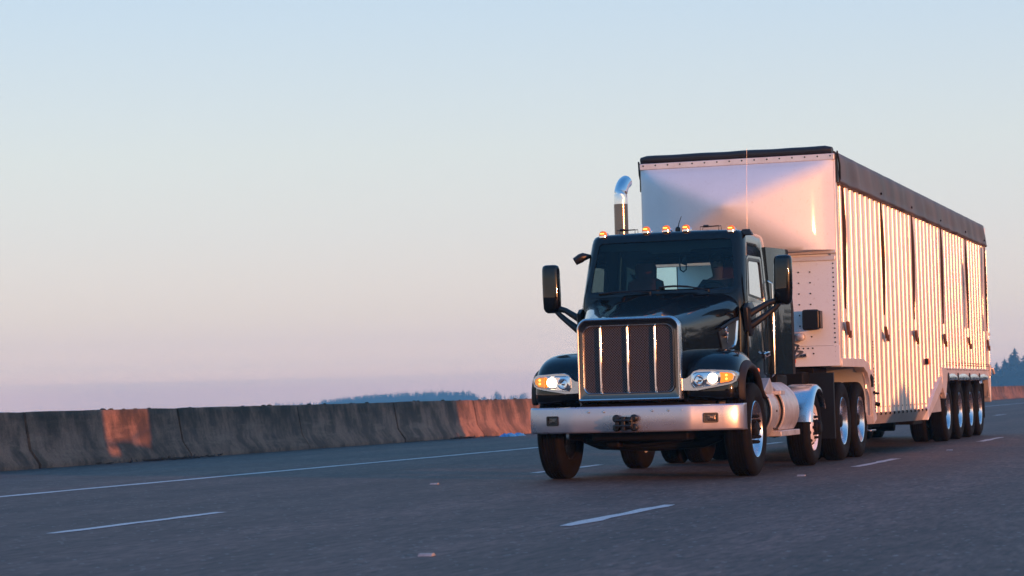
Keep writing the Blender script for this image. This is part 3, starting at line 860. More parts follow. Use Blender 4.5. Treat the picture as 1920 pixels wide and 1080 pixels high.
# windscreen surround (black gasket with rounded corners)
def trap(cz, h, wb, wt, r, n=6):
    pts = rrect(0, cz, 2, h, 1, n)  # corners unused; build explicitly
    pts = []
    for (sx, sz, a0) in ((1,1,0),(-1,1,90),(-1,-1,180),(1,-1,270)):
        hw = (wt if sz > 0 else wb)/2
        for k in range(n+1):
            a = R(a0+90*k/n); pts.append((sx*(hw-r)+r*math.cos(a), cz+sz*(h/2-r)+r*math.sin(a)))
    dense = []
    for i, p_ in enumerate(pts):
        q = pts[(i+1) % len(pts)]
        m_ = 6 if (Vector(q)-Vector(p_)).length > .2 else 1
        for t_ in range(m_): dense.append((p_[0]+(q[0]-p_[0])*t_/m_, p_[1]+(q[1]-p_[1])*t_/m_))
    return dense
g0 = trap(2.396, .69, 1.79, 1.66, .10); g1 = trap(2.394, .60, 1.70, 1.58, .06)
mb = MB(); mb.loft([wsurf(g0, -.012), wsurf(g0, .006), wsurf(g1, .007), wsurf(g1, -.02)], caps=False, wrap=True)
obj('windshield_frame', mb, M['paint'], truck, sharp=50)
# side glass + frame
for s in (1, -1):
    def sx_(z): return lerp(z, CZ, CHW)
    gl = [(.80,2.02),(1.60,1.98),(1.64,2.02),(1.64,2.44),(1.60,2.475),(1.02,2.47),(.93,2.44)]
    gi = [(.845,2.045),(1.575,2.012),(1.60,2.035),(1.60,2.41),(1.575,2.44),(1.03,2.435),(.965,2.41)]
    wf = MB(); wf.loft([[(s*(sx_(z)-.012), y, z) for y,z in gl],[(s*(sx_(z)+.006), y, z) for y,z in gl],[(s*(sx_(z)+.007), y, z) for y,z in gi],[(s*(sx_(z)-.02), y, z) for y,z in gi]], caps=False, wrap=True)
    mb = MB(); big = [(.72,1.96),(1.675,1.95),(1.69,1.98),(1.69,2.48),(1.67,2.505),(1.0,2.495),(.90,2.46)]
    mb.loft([[(s*(sx_(z)-.006), y, z) for y,z in big],[(s*(sx_(z)+.003), y, z) for y,z in big],[(s*(sx_(z)+.003), y, z) for y,z in gl],[(s*(sx_(z)-.006), y, z) for y,z in gl]][:1]*0 or
            [[(s*(sx_(z)-.006), y, z) for y,z in big],[(s*(sx_(z)+.004), y, z) for y,z in big],[(s*(sx_(z)+.004), y, z) for y,z in gl],[(s*(sx_(z)-.006), y, z) for y,z in gl]], caps=False, wrap=True)
    dr = empty('door', (0,0,0), truck)
    obj('window_frame', mb, M['paint'], dr)
    obj('window_seal', wf, M['plastic'], dr)
    mb = MB(); mb.v = [(s*(sx_(z)-.006), y, z) for y,z in gl]; mb.f = [tuple(range(len(gl)))]
    obj('window_glass', mb, M['sideglass'], dr)
    # door skin standing 4 mm proud below the glass
    ds = [(.70,.96),(1.72,.96),(1.74,.98),(1.74,1.93),(1.70,1.955),(.74,1.955),(.68,1.90),(.68,.98)]
    mb = MB(); mb.loft([[(s*(sx_(z)-.004), y, z) for y,z in ds],[(s*(sx_(z)+.007), y, z) for y,z in ds],[(s*(sx_(z)+.009), 1.21+(y-1.21)*.985, 1.45+(z-1.45)*.985) for y,z in ds]])
    # belt crease
    obj('door_skin', mb, M['paint'], dr, sharp=25)
    mb = MB(); mb.tube([(s*.985,1.50,1.36),(s*1.02,1.52,1.38),(s*1.025,1.60,1.385),(s*1.02,1.66,1.36),(s*.985,1.67,1.34)], .014, 8)
    mb.lathe([(.045,-.01),(.05,.0),(.03,.008)], c=(s*.985,1.58,1.345), n=18)
    obj('door_handle', mb, M['chrome'], dr)
    mb = MB(); mb.tube([(s*.985,1.90,1.1),(s*1.02,1.90,1.13),(s*1.025,1.91,1.8),(s*1.02,1.91,2.2),(s*.97,1.91,2.23)], .013, 8)
    obj('grab_handle', mb, M['chrome'], truck)
    # door hinge strip at the front edge catching light
    mb = MB(); mb.tube([(s*.972,.655,.98),(s*.98,.66,1.4),(s*.985,.665,1.93)], .008, 6)
    obj('door_seam', mb, M['paint'], truck)
    # step treads below the door
    # side fairing
    pl = [(1.93,1.13),(2.86,1.13),(2.90,1.17),(2.90,2.60),(2.86,2.64),(1.95,2.66)]
    def fx(y, z): return lerp(y, [1.93,2.2,2.75], [.985,1.04,1.12]) - .05*max(0,(z-1.9)/.75)
    mb = MB(); ys = [1.96,2.1,2.25,2.38,2.50,2.62]
    rings = []
    for y in ys:
        zs = [1.13,1.3,1.6,1.9,2.2,2.45,2.60,2.64]
        rings.append([(s*fx(y,z), y, z) for z in zs] + [(s*(fx(y,z)-.03), y, z) for z in reversed(zs)])
    mb.loft(rings)
    fa = obj('side_fairing', mb, M['paint'], truck, sharp=50)
    mb = MB(); rings = []
    for y in (2.623,2.70):
        rings.append([(s*(fx(y,z)+.003), y, z) for z in (1.13,1.9,2.64)] + [(s*(fx(y,z)-.022), y, z) for z in (2.64,1.9,1.13)])
    mb.loft(rings); obj('fairing_edge', mb, M['flare'], truck)

# rear window
mb = MB(); rw = rrect(0, 2.305, .90, .36, .03, 4)
mb.v = [(x, CYR-.008, z) for x,z in rw]; mb.f = [tuple(range(len(rw)))]
obj('rear_window', mb, M['rearglass'], truck)
# interior
mb = MB(); rings = []
for y, z0, z1 in ((.68,1.5,2.03),(.78,1.5,2.085),(.95,1.5,2.10),(1.05,1.5,2.07),(1.10,1.5,1.98)):
    rings.append([(-.90,y,z0),(.90,y,z0),(.90,y,z1-.05),(.80,y,z1-.01),(.62,y,z1+.035),(.30,y,z1+.03),(.15,y,z1-.01),(-.80,y,z1-.02),(-.90,y,z1-.05)])
mb.loft(rings); obj('dashboard', mb, M['dash'], truck)
for x in (.47, -.50):
    st_ = empty('seat', (x, 0, 0), truck)
    mb = MB()
    mb.loft([[(a, y, z) for a, z in rrect(0, zc, w_, h, .05, 4)] for y, zc, w_, h in ((1.30,1.66,.46,.16),(1.35,1.67,.50,.18),(1.72,1.66,.50,.18),(1.80,1.66,.46,.16))])
    obj('seat_cushion', mb, M['seat'], st_)
    mb = MB()
    mb.loft([[(a, y+b_, z) for a, b_ in rrect(0, 0, w_, h, .05, 4)] for z, y, w_, h in ((1.70,1.80,.46,.13),(2.05,1.83,.50,.15),(2.28,1.85,.42,.13),(2.32,1.86,.26,.10),(2.44,1.86,.27,.10),(2.50,1.86,.22,.08))])
    obj('seat_back', mb, M['seat'], st_)
mb = MB(); rings = []
for k in range(28):
    a = 2*PI*k/28; c = Vector((.47+.21*math.cos(a), 1.18-.07*math.sin(a), 2.02+.20*math.sin(a)))
    d = Vector((math.cos(a), -.33*math.sin(a), .94*math.sin(a))).normalized(); nn = Vector((0,-.94,-.33))
    rings.append([c + (d*math.cos(b)+nn*math.sin(b))*.016 for b in [2*PI*j/8 for j in range(8)]])
mb.loft(rings, wrap=True); mb.tube([(.27,1.18,2.02),(.47,1.15,2.0),(.67,1.18,2.02)], .013, 6); mb.tube([(.47,1.15,2.0),(.47,1.02,1.9)], .03, 8)
obj('steering_wheel', mb, M['dash'], truck)
mb = MB(); mb.box(-.115,-.035,.80,.83,2.10,2.235); mb.tube([(-.075,.82,2.05),(-.075,.82,2.12)], .01, 6)
obj('dash_phone', mb, M['dash'], truck, bevel=.01)
mb = MB(); mb.tube([(.13,.98,2.60),(.13,1.0,2.42),(.135,1.0,2.36),(.17,1.0,2.335),(.205,1.0,2.36),(.21,1.0,2.44),(.19,1.0,2.52)], .009, 6)
mb.tube([(.175,1.0,2.42),(.19,1.0,2.46),(.185,1.0,2.50)], [.028,.032,.012], 8)
obj('hanging_cord', mb, M['dash'], truck)
mb = MB(); mb.prism([(-.82,2.70),(.82,2.70),(.80,2.60),(.30,2.59),(.26,2.56),(-.18,2.56),(-.26,2.60),(-.80,2.61)], 'Y', .93, .96)
obj('sun_visor', mb, M['liner'], truck)
# wipers
for x0, x1, z1 in ((-.12,-.74,2.095),(.56,-.02,2.145)):
    mb = MB(); n = 7
    pts = [(x0+(x1-x0)*k/n, front_y(x0+(x1-x0)*k/n, 2.1+(z1-2.1)*k/n)-.02, 2.095+(z1-2.095)*math.sin(k/n*PI/2)+.018*math.sin(k/n*PI)) for k in range(n+1)]
    mb.tube(pts, [.007]*3+[.012]*5, 6); mb.lathe([(.012,-.02),(.012,.008)], c=pts[0], axis='Z', n=8)
    obj('wiper', mb, M['plastic'], truck)
# roof marker lights
for x in (-.76,-.24,0,.235,.765):
    z = 2.812 - .03*(x/.9)**2 - (.012 if abs(x) > .5 else 0)
    cl = empty('cab_marker_light', (x, .955, z), truck)
    mb = MB(); mb.loft([[(a*q, -.01+b_*q+sh, zz) for a,b_ in [(.062*math.cos(t_), .085*math.sin(t_)) for t_ in [2*PI*j/20 for j in range(20)]]] for q,zz,sh in ((1,-.01,.02),(1,.012,.02),(.9,.02,.02),(.55,.045,.055),(.2,.05,.065))])
    obj('lamp_base', mb, M['chrome'], cl)
    mb = MB(); mb.loft([[(a*q, -.035+b_*q, zz) for a,b_ in [(.048*math.cos(t_), .052*math.sin(t_)) for t_ in [2*PI*j/20 for j in range(20)]]] for q,zz in ((1,.012),(1.0,.028),(.86,.050),(.55,.064),(.15,.068))])
    obj('lamp_dome', mb, M['amber'], cl)
    mb = MB(); mb.box(-.024,.024,-.094,-.074,.028,.042)
    obj('lamp_bulb', mb, M['ambercore'], cl, bevel=.004)
# antennas, roof brackets
mb = MB(); mb.lathe([(.035,-.01),(.03,.03),(.012,.045)], c=(.115,1.02,2.82), axis='Z', n=12); mb.tube([(.115,1.02,2.84),(.12,1.06,2.91),(.135,1.12,2.99)], [.008,.006,.004], 6)
obj('short_antenna', mb, M['plastic'], truck)
mb = MB(); mb.loft([[(.83,.98,2.73),(1.0,.98,2.73),(1.0,1.08,2.73),(.83,1.08,2.73)],[(.88,1.0,2.80),(.96,1.0,2.80),(.96,1.06,2.80),(.88,1.06,2.80)]])
obj('antenna_base', mb, M['plastic'], truck, bevel=.008)
mb = MB(); mb.tube([(.93,1.03,2.79),(.938,1.03,3.2),(.955,1.03,3.73)], [.0025,.0018,.0013], 6)
obj('whip_antenna', mb, M['alu'], truck)
for x in (-.5, .5):
    mb = MB(); z0 = 2.80
    mb.tube([(x-.12,1.02,z0),(x-.12,1.02,z0+.05),(x+.10,1.02,z0+.055),(x+.10,1.02,z0)], .005, 6)
    mb.tube([(x-.12,1.15,z0+.01),(x-.12,1.15,z0+.055),(x+.10,1.15,z0+.06),(x+.10,1.15,z0+.01)], .005, 6)
    mb.lathe([(.015,-.03),(.015,.03)], c=(x-.05,1.02,z0+.055), axis='X', n=8)
    obj('roof_rail', mb, M['plastic'], truck)
# mirrors
for s in (1, -1):
    mi = empty('mirror', (0,0,0), truck)
    mb = MB(); rings = []
    for z, q, qx in ((1.905,.45,.55),(1.925,.8,.8),(1.96,.97,.95),(2.1,1,1),(2.3,1,.98),(2.42,.97,.95),(2.455,.85,.85),(2.47,.5,.6)):
        ring = []
        for a_ in range(20):
            a = 2*PI*a_/20
            cx, sy = math.cos(a), math.sin(a)
            ex = abs(cx)**.7*(1 if cx > 0 else -1); ey = abs(sy)**.75*(1 if sy > 0 else -1)
            ring.append((s*(1.375+.108*ex*qx+.02*(2.2-z)*-1), .82 + (.085*ey if ey < 0 else .055*ey)*q + .02*ex*s*0, z))
        rings.append(ring)
    mb.loft(rings); obj('mirror_housing', mb, M['paint'], mi, sharp=60)
    mb = MB(); mb.prism(rrect(s*1.372, 2.19, .17, .47, .03, 4), 'Y', .87, .880)
    obj('mirror_glass', mb, M['chrome'], mi)
    mb = MB()
    mb.tube([(s*.95,.70,1.78),(s*1.03,.72,1.83),(s*1.20,.78,1.93),(s*1.33,.82,1.965)], [.05,.042,.034,.04], 8)
    mb.tube([(s*.96,.72,1.66),(s*1.04,.73,1.70),(s*1.18,.78,1.80),(s*1.28,.81,1.88),(s*1.33,.82,1.95)], [.05,.046,.036,.032,.04], 8)
    pts = [(.56,1.88),(.64,1.93),(.86,1.95),(1.02,1.86),(.96,1.68),(.80,1.56),(.62,1.62)]
    mb.loft([[(s*.955, y, z) for y,z in pts],[(s*1.0, y, z) for y,z in pts],[(s*1.02, .78+(y-.78)*.8, 1.77+(z-1.77)*.8) for y,z in pts]])
    obj('mirror_arm', mb, M['plastic'], mi, bevel=.006)
mb = MB(); mb.tube([(-.92,.92,2.56),(-1.0,.90,2.555),(-1.03,.885,2.54),(-1.10,.87,2.50)], [.02,.05,.055,.045], 10)
obj('lookdown_mirror', mb, M['plastic'], truck)
# exhaust stack
mb = MB()
pth = [(-.975,2.55,3.28),(-.975,2.55,3.31)]
for k in range(0, 9):
    a = R(k*9.5); pth.append((-.975+.03*(1-math.cos(a)), 2.55+.24*(1-math.cos(a)), 3.36+.22*math.sin(a)))
rads = [.083]*len(pth)
mb.tube(pth, rads, 28)
obj('exhaust_tip', mb, M['chrome'], truck, sharp=50)
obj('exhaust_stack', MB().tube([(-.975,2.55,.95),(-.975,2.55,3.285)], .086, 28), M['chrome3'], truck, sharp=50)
mb = MB(); mb.tube([(-.975,2.55,1.15),(-.975,2.55,2.85)], .10, 28); mb.tube([(-.86,2.40,1.0),(-.86,2.40,2.7)], .03, 8)
obj('heat_shield', mb, M['chrome2'], truck)

# fuel tank and steps
for s in (1, -1):
    mb = MB(); mb.lathe([(.10,.80),(.29,.80),(.315,.83),(.315,2.32),(.29,2.35),(.10,2.35)], c=(s*.86,0,.70), axis='Y', n=40)
    tk = obj('fuel_tank', mb, M['alu'], truck, sharp=40)
    def band(y0, y1, r_, a0, a1, th=.02, cx=.86, cz=.70):
        m2 = MB(); rings = []
        for k in range(19):
            a = R(a0+(a1-a0)*k/18); rings.append([(s*(cx+(r_+d)*math.cos(a)), y, cz+(r_+d)*math.sin(a)) for y, d in ((y0,0),(y1,0),(y1,th),(y0,th))])
        m2.loft(rings); return m2
    obj('tank_plate', band(.74, 1.16, .335, -62, 72), M['alu'], tk, bevel=.004)
    obj('tank_plate', band(1.42, 2.30, .345, -38, 66), M['alu'], tk, bevel=.004)
    obj('tank_strap', band(1.24, 1.29, .318, -80, 80, .012), M['plastic'], tk)
    mb = MB(); mb.box(s*1.0, s*1.235, 1.16, 1.42, .885, .935); mb.box(s*.95, s*1.225, 1.18, 2.30, .405, .47)
    obj('step', mb, M['alu'], truck, bevel=.006)
    mb = MB(); mb.prism([(.60,.93),(.95,1.08),(1.0,1.05),(1.15,.93),(.9,.87)], 'X', s*.98, s*1.16)
    obj('step_bracket', mb, M['alu'], truck, bevel=.006)
    mb = MB()
    for y, z in ((.82,.96),(1.0,.70),(1.10,.5),(1.55,.92)): mb.lathe([(.014,-.005),(.012,.008),(.004,.010)], c=(s*(.86+math.sqrt(max(.001,.356**2-(z-.70)**2))), y, z), n=8)
    obj('step_bolt', mb, M['dark'], truck)
    # pusher fender
    mb = MB(); rings = []
    for k in range(25):
        a = R(-8 + (184+8)*k/24)
        cy, cz, r_ = 3.38, .47, .535
        ring = [(s*x, cy - (r_+d)*math.cos(a), cz+(r_+d)*math.sin(a)) for x, d in ((.90,-.01),(.93,.0),(1.19,.0),(1.235,-.008),(1.26,-.03),(1.27,-.06),(1.262,-.06),(1.25,-.036),(1.19,-.012),(.93,-.012))]
        rings.append(ring)
    mb.loft(rings[2:21]); obj('wheel_fender', mb, M['polish'], truck, sharp=50)

# air lines between truck and trailer
mb = MB()
for k, zz in enumerate((1.62, 1.5, 1.42)):
    mb.tube([(.35+.15*k,2.7,1.35),(.6,3.1,1.28-.05*k),(.85,3.8,1.30),(.78+.05*k,4.4,zz),(.72,4.74,zz+.02)], .016, 8)
obj('air_hose', mb, M['plastic'], truck)

# ------------------------------------------------------------------ trailer
trailer = empty('semi_trailer', (-.02, 0, 0))
tag(trailer, 'tall white ribbed chip trailer with brown tarp behind the black truck', 'trailer')
TW, Y0T, Y1T, ZT = 1.295, 4.78, 21.10, 3.99
def zbot(y):
    return lerp(y, [4.78,6.42,6.72,6.92,7.03,7.10,12.75,14.15,14.16,14.62,14.63,14.95,20.72,20.9,21.1], [1.235,1.235,1.16,1.0,.80,.565,.545,.90,.90,.72,.74,1.04,1.04,.72,.70])
outl = [(Y0T,2.70),(6.45,2.70),(6.45,1.225),(6.72,1.16),(6.92,1.0),(7.03,.80),(7.10,.60),(12.7,.58),(14.15,.92),(14.95,1.06),(21.05,1.06),(21.05,ZT),(Y0T,ZT)]
mb = MB(); mb.prism(outl, 'X', -1.225, 1.225)
obj('body', mb, M['white'], trailer, sharp=30)
mb = MB(); mb.prism([(1.222,Y0T+.003),(.52,Y0T+.003),(-1.222,6.36),(-1.222,6.448),(1.222,6.448)], 'Z', 1.235, 2.70)  # unseen far corner cut back so sunlight passes through to the barrier
obj('lower_front_box', mb, M['white'], trailer, sharp=30)
# ribbed side walls
PITCH = .4065
for s in (1, -1):
    mb = MB(); prof_ = []
    y = Y0T+.14
    prof_.append((Y0T+.02, .048))
    while y < Y1T-.25:
        # hat post: 0.16 wide rounded, then sheet
        prof_ += [(y+.085-.085*math.cos(PI*q/10), .043*math.sin(PI*q/10)**.9 if 0 < q < 10 else 0.0) for q in range(11)] + [(y+.24,.010),(y+.31,.012),(y+.37,.006)]
        y += PITCH
    prof_ += [(Y1T-.16,0.0),(Y1T-.10,.05),(Y1T-.01,.05)]
    zb2 = (lambda y: zbot(y)) if s > 0 else (lambda y: 2.70 if y < 6.40 else zbot(y))
    zs = [0,.33,.66,1]
    rows = []
    for q in zs:
        rows.append([(s*(1.235+d + .004*noise.noise((y*1.3, q*4, 3))), y, zb2(y)+(3.62-zb2(y))*q) for y, d in prof_])
    mb.loft(rows, closed=False, caps=False)
    obj('side_wall', mb, M['side'], trailer, sharp=75)
    # lower rail following the drop, the belly and the rear cut-out
    def strip(pts, x0, x1, name, mt, bev=.005):
        m2 = MB(); rings = []
        for (ya, za), (yb, zb_) in pts:
            rings.append([(s*x0, ya, za), (s*x1, ya, za), (s*x1, yb, zb_), (s*x0, yb, zb_)])
        m2.loft(rings); return obj(name, m2, mt, trailer, bevel=bev, sharp=30)
    strip([((4.80 if s > 0 else 6.40,1.222),(4.80 if s > 0 else 6.40,1.335)),((6.46,1.222),(6.50,1.335)),((6.76,1.145),(6.90,1.26)),((6.96,.98),(7.14,1.14)),((7.07,.79),(7.29,.92)),((7.12,.56),(7.38,.66)),((7.16,.44),(7.42,.50))], 1.16, 1.309, 'lower_rail', M['rail'])
    strip([((14.28,.955),(14.28,1.26)),((14.60,.735),(14.60,1.25)),((14.64,.74),(14.64,1.25)),((14.92,1.05),(14.92,1.25)),((20.70,1.05),(20.70,1.25)),((20.92,.72),(21.0,1.25))], 1.20, 1.306, 'rear_rail', M['rail'])
    # wheel arch line above the drop: pale inner return
    # sloping belly skirt
    mb = MB()
    sk = [(7.16,.57,1.296),(12.45,.56,1.296),(12.50,.56,1.296)]
    mb.loft([[(s*1.296,7.30,.575),(s*1.30,7.30,.59),(s*1.21,7.20,.435),(s*1.19,7.20,.44)],[(s*1.296,12.72,.56),(s*1.30,12.74,.575),(s*1.21,12.45,.41),(s*1.19,12.45,.415)]])
    obj('belly_skirt', mb, M['grey'], trailer)
    strip([((12.45,.41),(12.50,.57)),((13.4,.67),(13.28,.85)),((14.28,.93),(14.12,1.10))], 1.18, 1.311, 'diagonal_rail', M['rail'])
    # scalloped shadow as dark teeth, plus a rivet, at every post foot, rivets above the drop
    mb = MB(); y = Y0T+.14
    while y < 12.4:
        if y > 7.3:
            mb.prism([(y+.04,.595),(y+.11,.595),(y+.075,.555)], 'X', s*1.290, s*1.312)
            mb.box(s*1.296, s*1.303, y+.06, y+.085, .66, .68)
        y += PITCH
    tag(obj('foot_shadow_rivet', mb, M['dark'], trailer), kind='stuff')
    mb = MB(); y = Y0T+.38
    while y < (7.0 if s > 0 else 0):
        for dz in (1.37, 1.395, 1.56, 1.585): mb.lathe([(.011,-.004),(.010,.006),(.004,.008)], c=(s*1.241, y, dz), n=6)
        y += PITCH
    for k in range(22):
        mb.lathe([(.011,-.004),(.010,.006),(.004,.008)], c=(s*1.309, 7.28+.06*(k % 2)*0, .62+.045*k if k < 14 else 1.3+.04*(k-14)), n=6)
    y = 14.9
    while y < 20.8:
        for dz in (1.22, 1.30, 1.34): mb.lathe([(.011,-.004),(.010,.006),(.004,.008)], c=(s*1.307, y, dz), n=6)
        y += .21
    tag(obj('rivet_row', mb, M['dark'], trailer), kind='stuff')
    mb = MB(); y = Y0T+.36
    k = 0
    while y < 20.6:
        if y < 6.5 and s < 0: pass
        elif y < 7.2: mb.box(s*1.240, s*1.246, y, y+.09, 1.43, 1.50)
        elif int(y*2) % 3: mb.box(s*1.240, s*1.246, y+.02, y+.06, 1.40, 1.45)
        y += PITCH
    tag(obj('reflector_tape', mb, M['redtape'], trailer), kind='stuff')
    # tarp straps with rusty ratchets
    for y, wz in ((5.16,1), (8.33,1.05), (11.28,.9), (14.56,.95), (17.86,1.0), (20.72,.8)):
        if s < 0 and y < 6: continue
        m2 = MB(); rings = []
        ph = random.uniform(0, 6)
        for k in range(15):
            q = k/14; z = 3.60 - q*1.62
            wd = (.035+.075*math.sin(min(1, q*1.35)*PI)**1.2*wz)*(1-.35*q)*(1+.18*math.sin(ph+q*9))
            yc = y + .03*math.sin(ph+q*5)
            rings.append([(s*1.306, yc-wd/2, z), (s*(1.325+.02*math.sin(q*PI)), yc-wd/2, z), (s*(1.325+.02*math.sin(q*PI)), yc+wd/2, z), (s*1.306, yc+wd/2, z)])
        m2.loft(rings); sto = obj('tarp_strap', m2, M['strap'], trailer, sharp=60)
        m2 = MB()
        rings = []
        for z, q in ((1.82,.2),(1.81,.5),(1.78,.65),(1.72,.65),(1.66,.5),(1.64,.4)):
            yy = y+.10+(1.87-z)*.5
            rings.append([(s*1.29, yy-.075*q, z),(s*1.328, yy-.075*q, z),(s*1.328, yy+.075*q, z),(s*1.29, yy+.075*q, z)])
        m2.loft(rings); m2.box(s*1.30, s*1.345, y+.215, y+.245, 1.60, 1.70)
        obj('ratchet', m2, M['rust'], trailer, bevel=.01)
    # corner posts
    mb = MB(); mb.box(s*1.20, s*1.300, Y0T-.02, Y0T+.10, 1.235 if s > 0 else 2.60, 3.99); mb.box(s*1.15, s*1.298, Y1T-.05, Y1T+.03, .90, 3.99)
    obj('corner_post', mb, M['rail'], trailer, bevel=.015)
    mb = MB(); mb.tube([(s*1.285,Y1T+.06,1.0),(s*1.285,Y1T+.06,3.55)], .014, 8); mb.box(s*1.25,s*1.32,Y1T+.03,Y1T+.09,1.9,1.95)
    obj('door_rod', mb, M['chrome2'], trailer)
    mb = MB(); mb.lathe([(.03,0),(.055,.005),(.05,.03),(.02,.045)], c=(s*1.297,12.60,1.34), n=16)
    sm = obj('side_marker_light', mb, M['amber'], trailer)
    obj('lamp_base', MB().box(s*1.285, s*1.330, 12.44, 12.56, 1.29, 1.385), M['dark'], sm, bevel=.01)
    mb = MB(); mb.box(s*1.306, s*1.33, 7.0, 7.1, .95, 1.10); mb.lathe([(.045,0),(.05,.01),(.045,.02),(.01,.022)], c=(s*1.309,6.98,1.08), n=4); mb.tube([(s*1.31,7.15,.88),(s*1.36,7.18,.86),(s*1.36,7.30,.86)],.018,6); mb.tube([(s*1.31,7.32,.72),(s*1.37,7.34,.70)],.03,8)
    obj('side_fitting', mb, M['dark'], trailer, bevel=.004)

# front wall, header and bulged nose
mb = MB()
nx, nz = 37, 25
rows = []
def nose(u, v):
    # four facets meeting in the middle, softly rounded creases
    a = 1-abs(u); b_ = 1-abs(v)*(.72 if v < 0 else 1)
    k = 14.0
    f_ = -math.log(math.exp(-k*a)+math.exp(-k*b_))/k + math.log(2)/k*.0
    return max(0, f_)**.8
for j in range(nz):
    v = -1+2*j/(nz-1); r_ = []
    for i in range(nx):
        u = -1+2*i/(nx-1)
        e_ = min(1, (1-abs(u))/.06)
        r_.append((u*1.283, Y0T-.03-.78*nose(u, v)-.03*e_**.5, 2.735+(3.90-2.735)*(v+1)/2))
    if j == 0: rows.append([(x_, Y0T-.02, z_-.012) for x_, y_, z_ in r_])
    rows.append(r_)
mb.loft(rows, closed=False, caps=False)
no = obj('nose_fairing', mb, M['white'], trailer, sharp=60)
mb = MB()
mb.box(-1.29, 1.29, Y0T-.055, Y0T+.02, 2.690, 2.735)
mb.box(-1.27, 1.27, Y0T-.045, Y0T+.02, 2.60, 2.665)
mb.box(-1.30, 1.30, Y0T-.05, Y0T+.02, 3.90, 3.985)
obj('front_header', mb, M['rail'], trailer, bevel=.008)
mb = MB()
mb.box(.52, 1.28, Y0T-.022, Y0T-.004, 1.50, 2.60)
mb.box(.52, 1.29, Y0T-.030, Y0T-.002, 1.235, 1.496)
obj('front_panel', mb, M['white'], trailer, bevel=.003)
mb = MB()
rr_ = lambda x, z, y=Y0T-.022: mb.lathe([(.011,.003),(.010,-.006),(.004,-.008)], c=(x, y, z), axis='Y', n=6)
for k in range(22): rr_(1.235, 1.30+.06*k)
for k in range(7):
    rr_(.78, 1.62+.14*k); rr_(.93, 1.62+.14*k)
for k in range(5): rr_(.70+.06*k, 1.47, Y0T-.03)
for x in (.78,.95): rr_(x, 1.40, Y0T-.03)
for k in range(16): rr_(-1.25+2.5*k/15, 3.955, Y0T-.05)
tag(obj('rivet', mb, M['dark'], trailer), kind='stuff')
for x in (-1.17, 1.165):
    mb = MB(); mb.lathe([(.02,.0),(.022,-.015),(.01,-.022)], c=(x, Y0T-.095, 3.76), axis='Y', n=12)
    obj('clearance_light', mb, M['amber'], trailer)
tb = MB(); tb.loft([[(x, y, z) for x,z in rrect(.955, 1.835, w_, h, .03, 4)] for y,w_,h in ((Y0T-.03,.20,.25),(Y0T-.20,.22,.265),(Y0T-.215,.20,.245))])
tb.box(1.06,1.085,Y0T-.20,Y0T-.05,1.72,1.95)
obj('document_box', tb, M['plastic'], trailer, bevel=.008)
mb = MB(); mb.lathe([(.07,0),(.075,-.04),(.05,-.06),(.02,-.06)], c=(.74,Y0T-.03,1.62), axis='Y', n=18); mb.lathe([(.05,0),(.05,-.10),(.03,-.11)], c=(.80,Y0T-.03,1.62), axis='Y', n=12)
obj('air_coupling', mb, M['alu'], trailer)
mb = MB(); mb.tube([(.70,Y0T-.05,1.37),(.80,Y0T-.06,1.375),(.86,Y0T-.06,1.38)], [.025,.02,.028], 8)
obj('electric_socket', mb, M['chrome2'], trailer)
mb = MB(); rings = []
for k in range(24):
    a = 2*PI*k/24; rings.append([(.64+(.065+d)*math.cos(a), y, 1.31+(.065+d)*math.sin(a)) for d, y in ((-.008,Y0T-.032),(.008,Y0T-.032),(.008,Y0T-.036),(-.008,Y0T-.036))])
mb.loft(rings, wrap=True); obj('red_ring_decal', mb, M['red'], trailer)

# tarp
mb = MB(); rings = []
n = 110
for i in range(n+1):
    y = Y0T+.16 + (Y1T+.02-Y0T-.16)*i/n
    half = []
    for z, x in ((3.615,1.320),(3.64,1.334),(3.66,1.325),(3.75,1.318),(3.86,1.308),(3.96,1.296),(4.03,1.275),(4.062,1.20)):
        q = 1 if z < 4 else .3
        wob = .016*q*noise.noise((y*1.1, z*2.2, 1)) + .010*q*noise.noise((y*3.1, z*1.2, 5)) + .006*q*math.sin(y*2*PI/1.02)
        half.append((x+wob, y, z + (.012*noise.noise((y*.9, 9, 2)) if z < 3.7 else 0)))
    for x in (1.0,.6,.25): half.append((x, y, 4.075+.02*(1-x)+.008*noise.noise((y*.7, x*3, 4))))
    ring = half + [(-x, yy, z) for x,yy,z in reversed(half)]
    rings.append(ring)
mb.loft(rings, caps=True)
obj('tarp', mb, M['tarp'], trailer, sharp=60)
mb = MB(); rings = []
for i in range(31):
    x = -1.30+2.56*i/30
    q = 1 if 0 < i < 30 else .7
    sag = .006*noise.noise((x*3, 0, 0))
    rings.append([(x, Y0T+.05-.10*math.cos(a)*q*(1 if math.cos(a)>0 else 1.6), 4.035+sag+.062*math.sin(a)*q) for a in [2*PI*j/14 for j in range(14)]])
mb.loft(rings); obj('tarp_roll', mb, M['tarpf'], trailer, sharp=60)
mb = MB()
for s in (1, -1):
    mb.box(s*1.27, s*1.325, Y0T+.03, Y0T+.13, 3.62, 4.0)
    mb.tube([(s*1.33,Y0T+.02,4.02),(s*1.345,Y0T+.10,3.85),(s*1.33,Y0T+.18,3.66)], .012, 6)
obj('tarp_end_bracket', mb, M['plastic'], trailer)
for y in (8.33,11.28,14.56,17.86,20.72):
    m2 = MB(); m2.lathe([(.018,-.01),(.016,.012)], c=(1.328, y, 3.72), n=8); m2.lathe([(.018,.01),(.016,-.012)], c=(-1.328, y, 3.72), n=8)
    obj('tarp_grommet', m2, M['dark'], trailer)

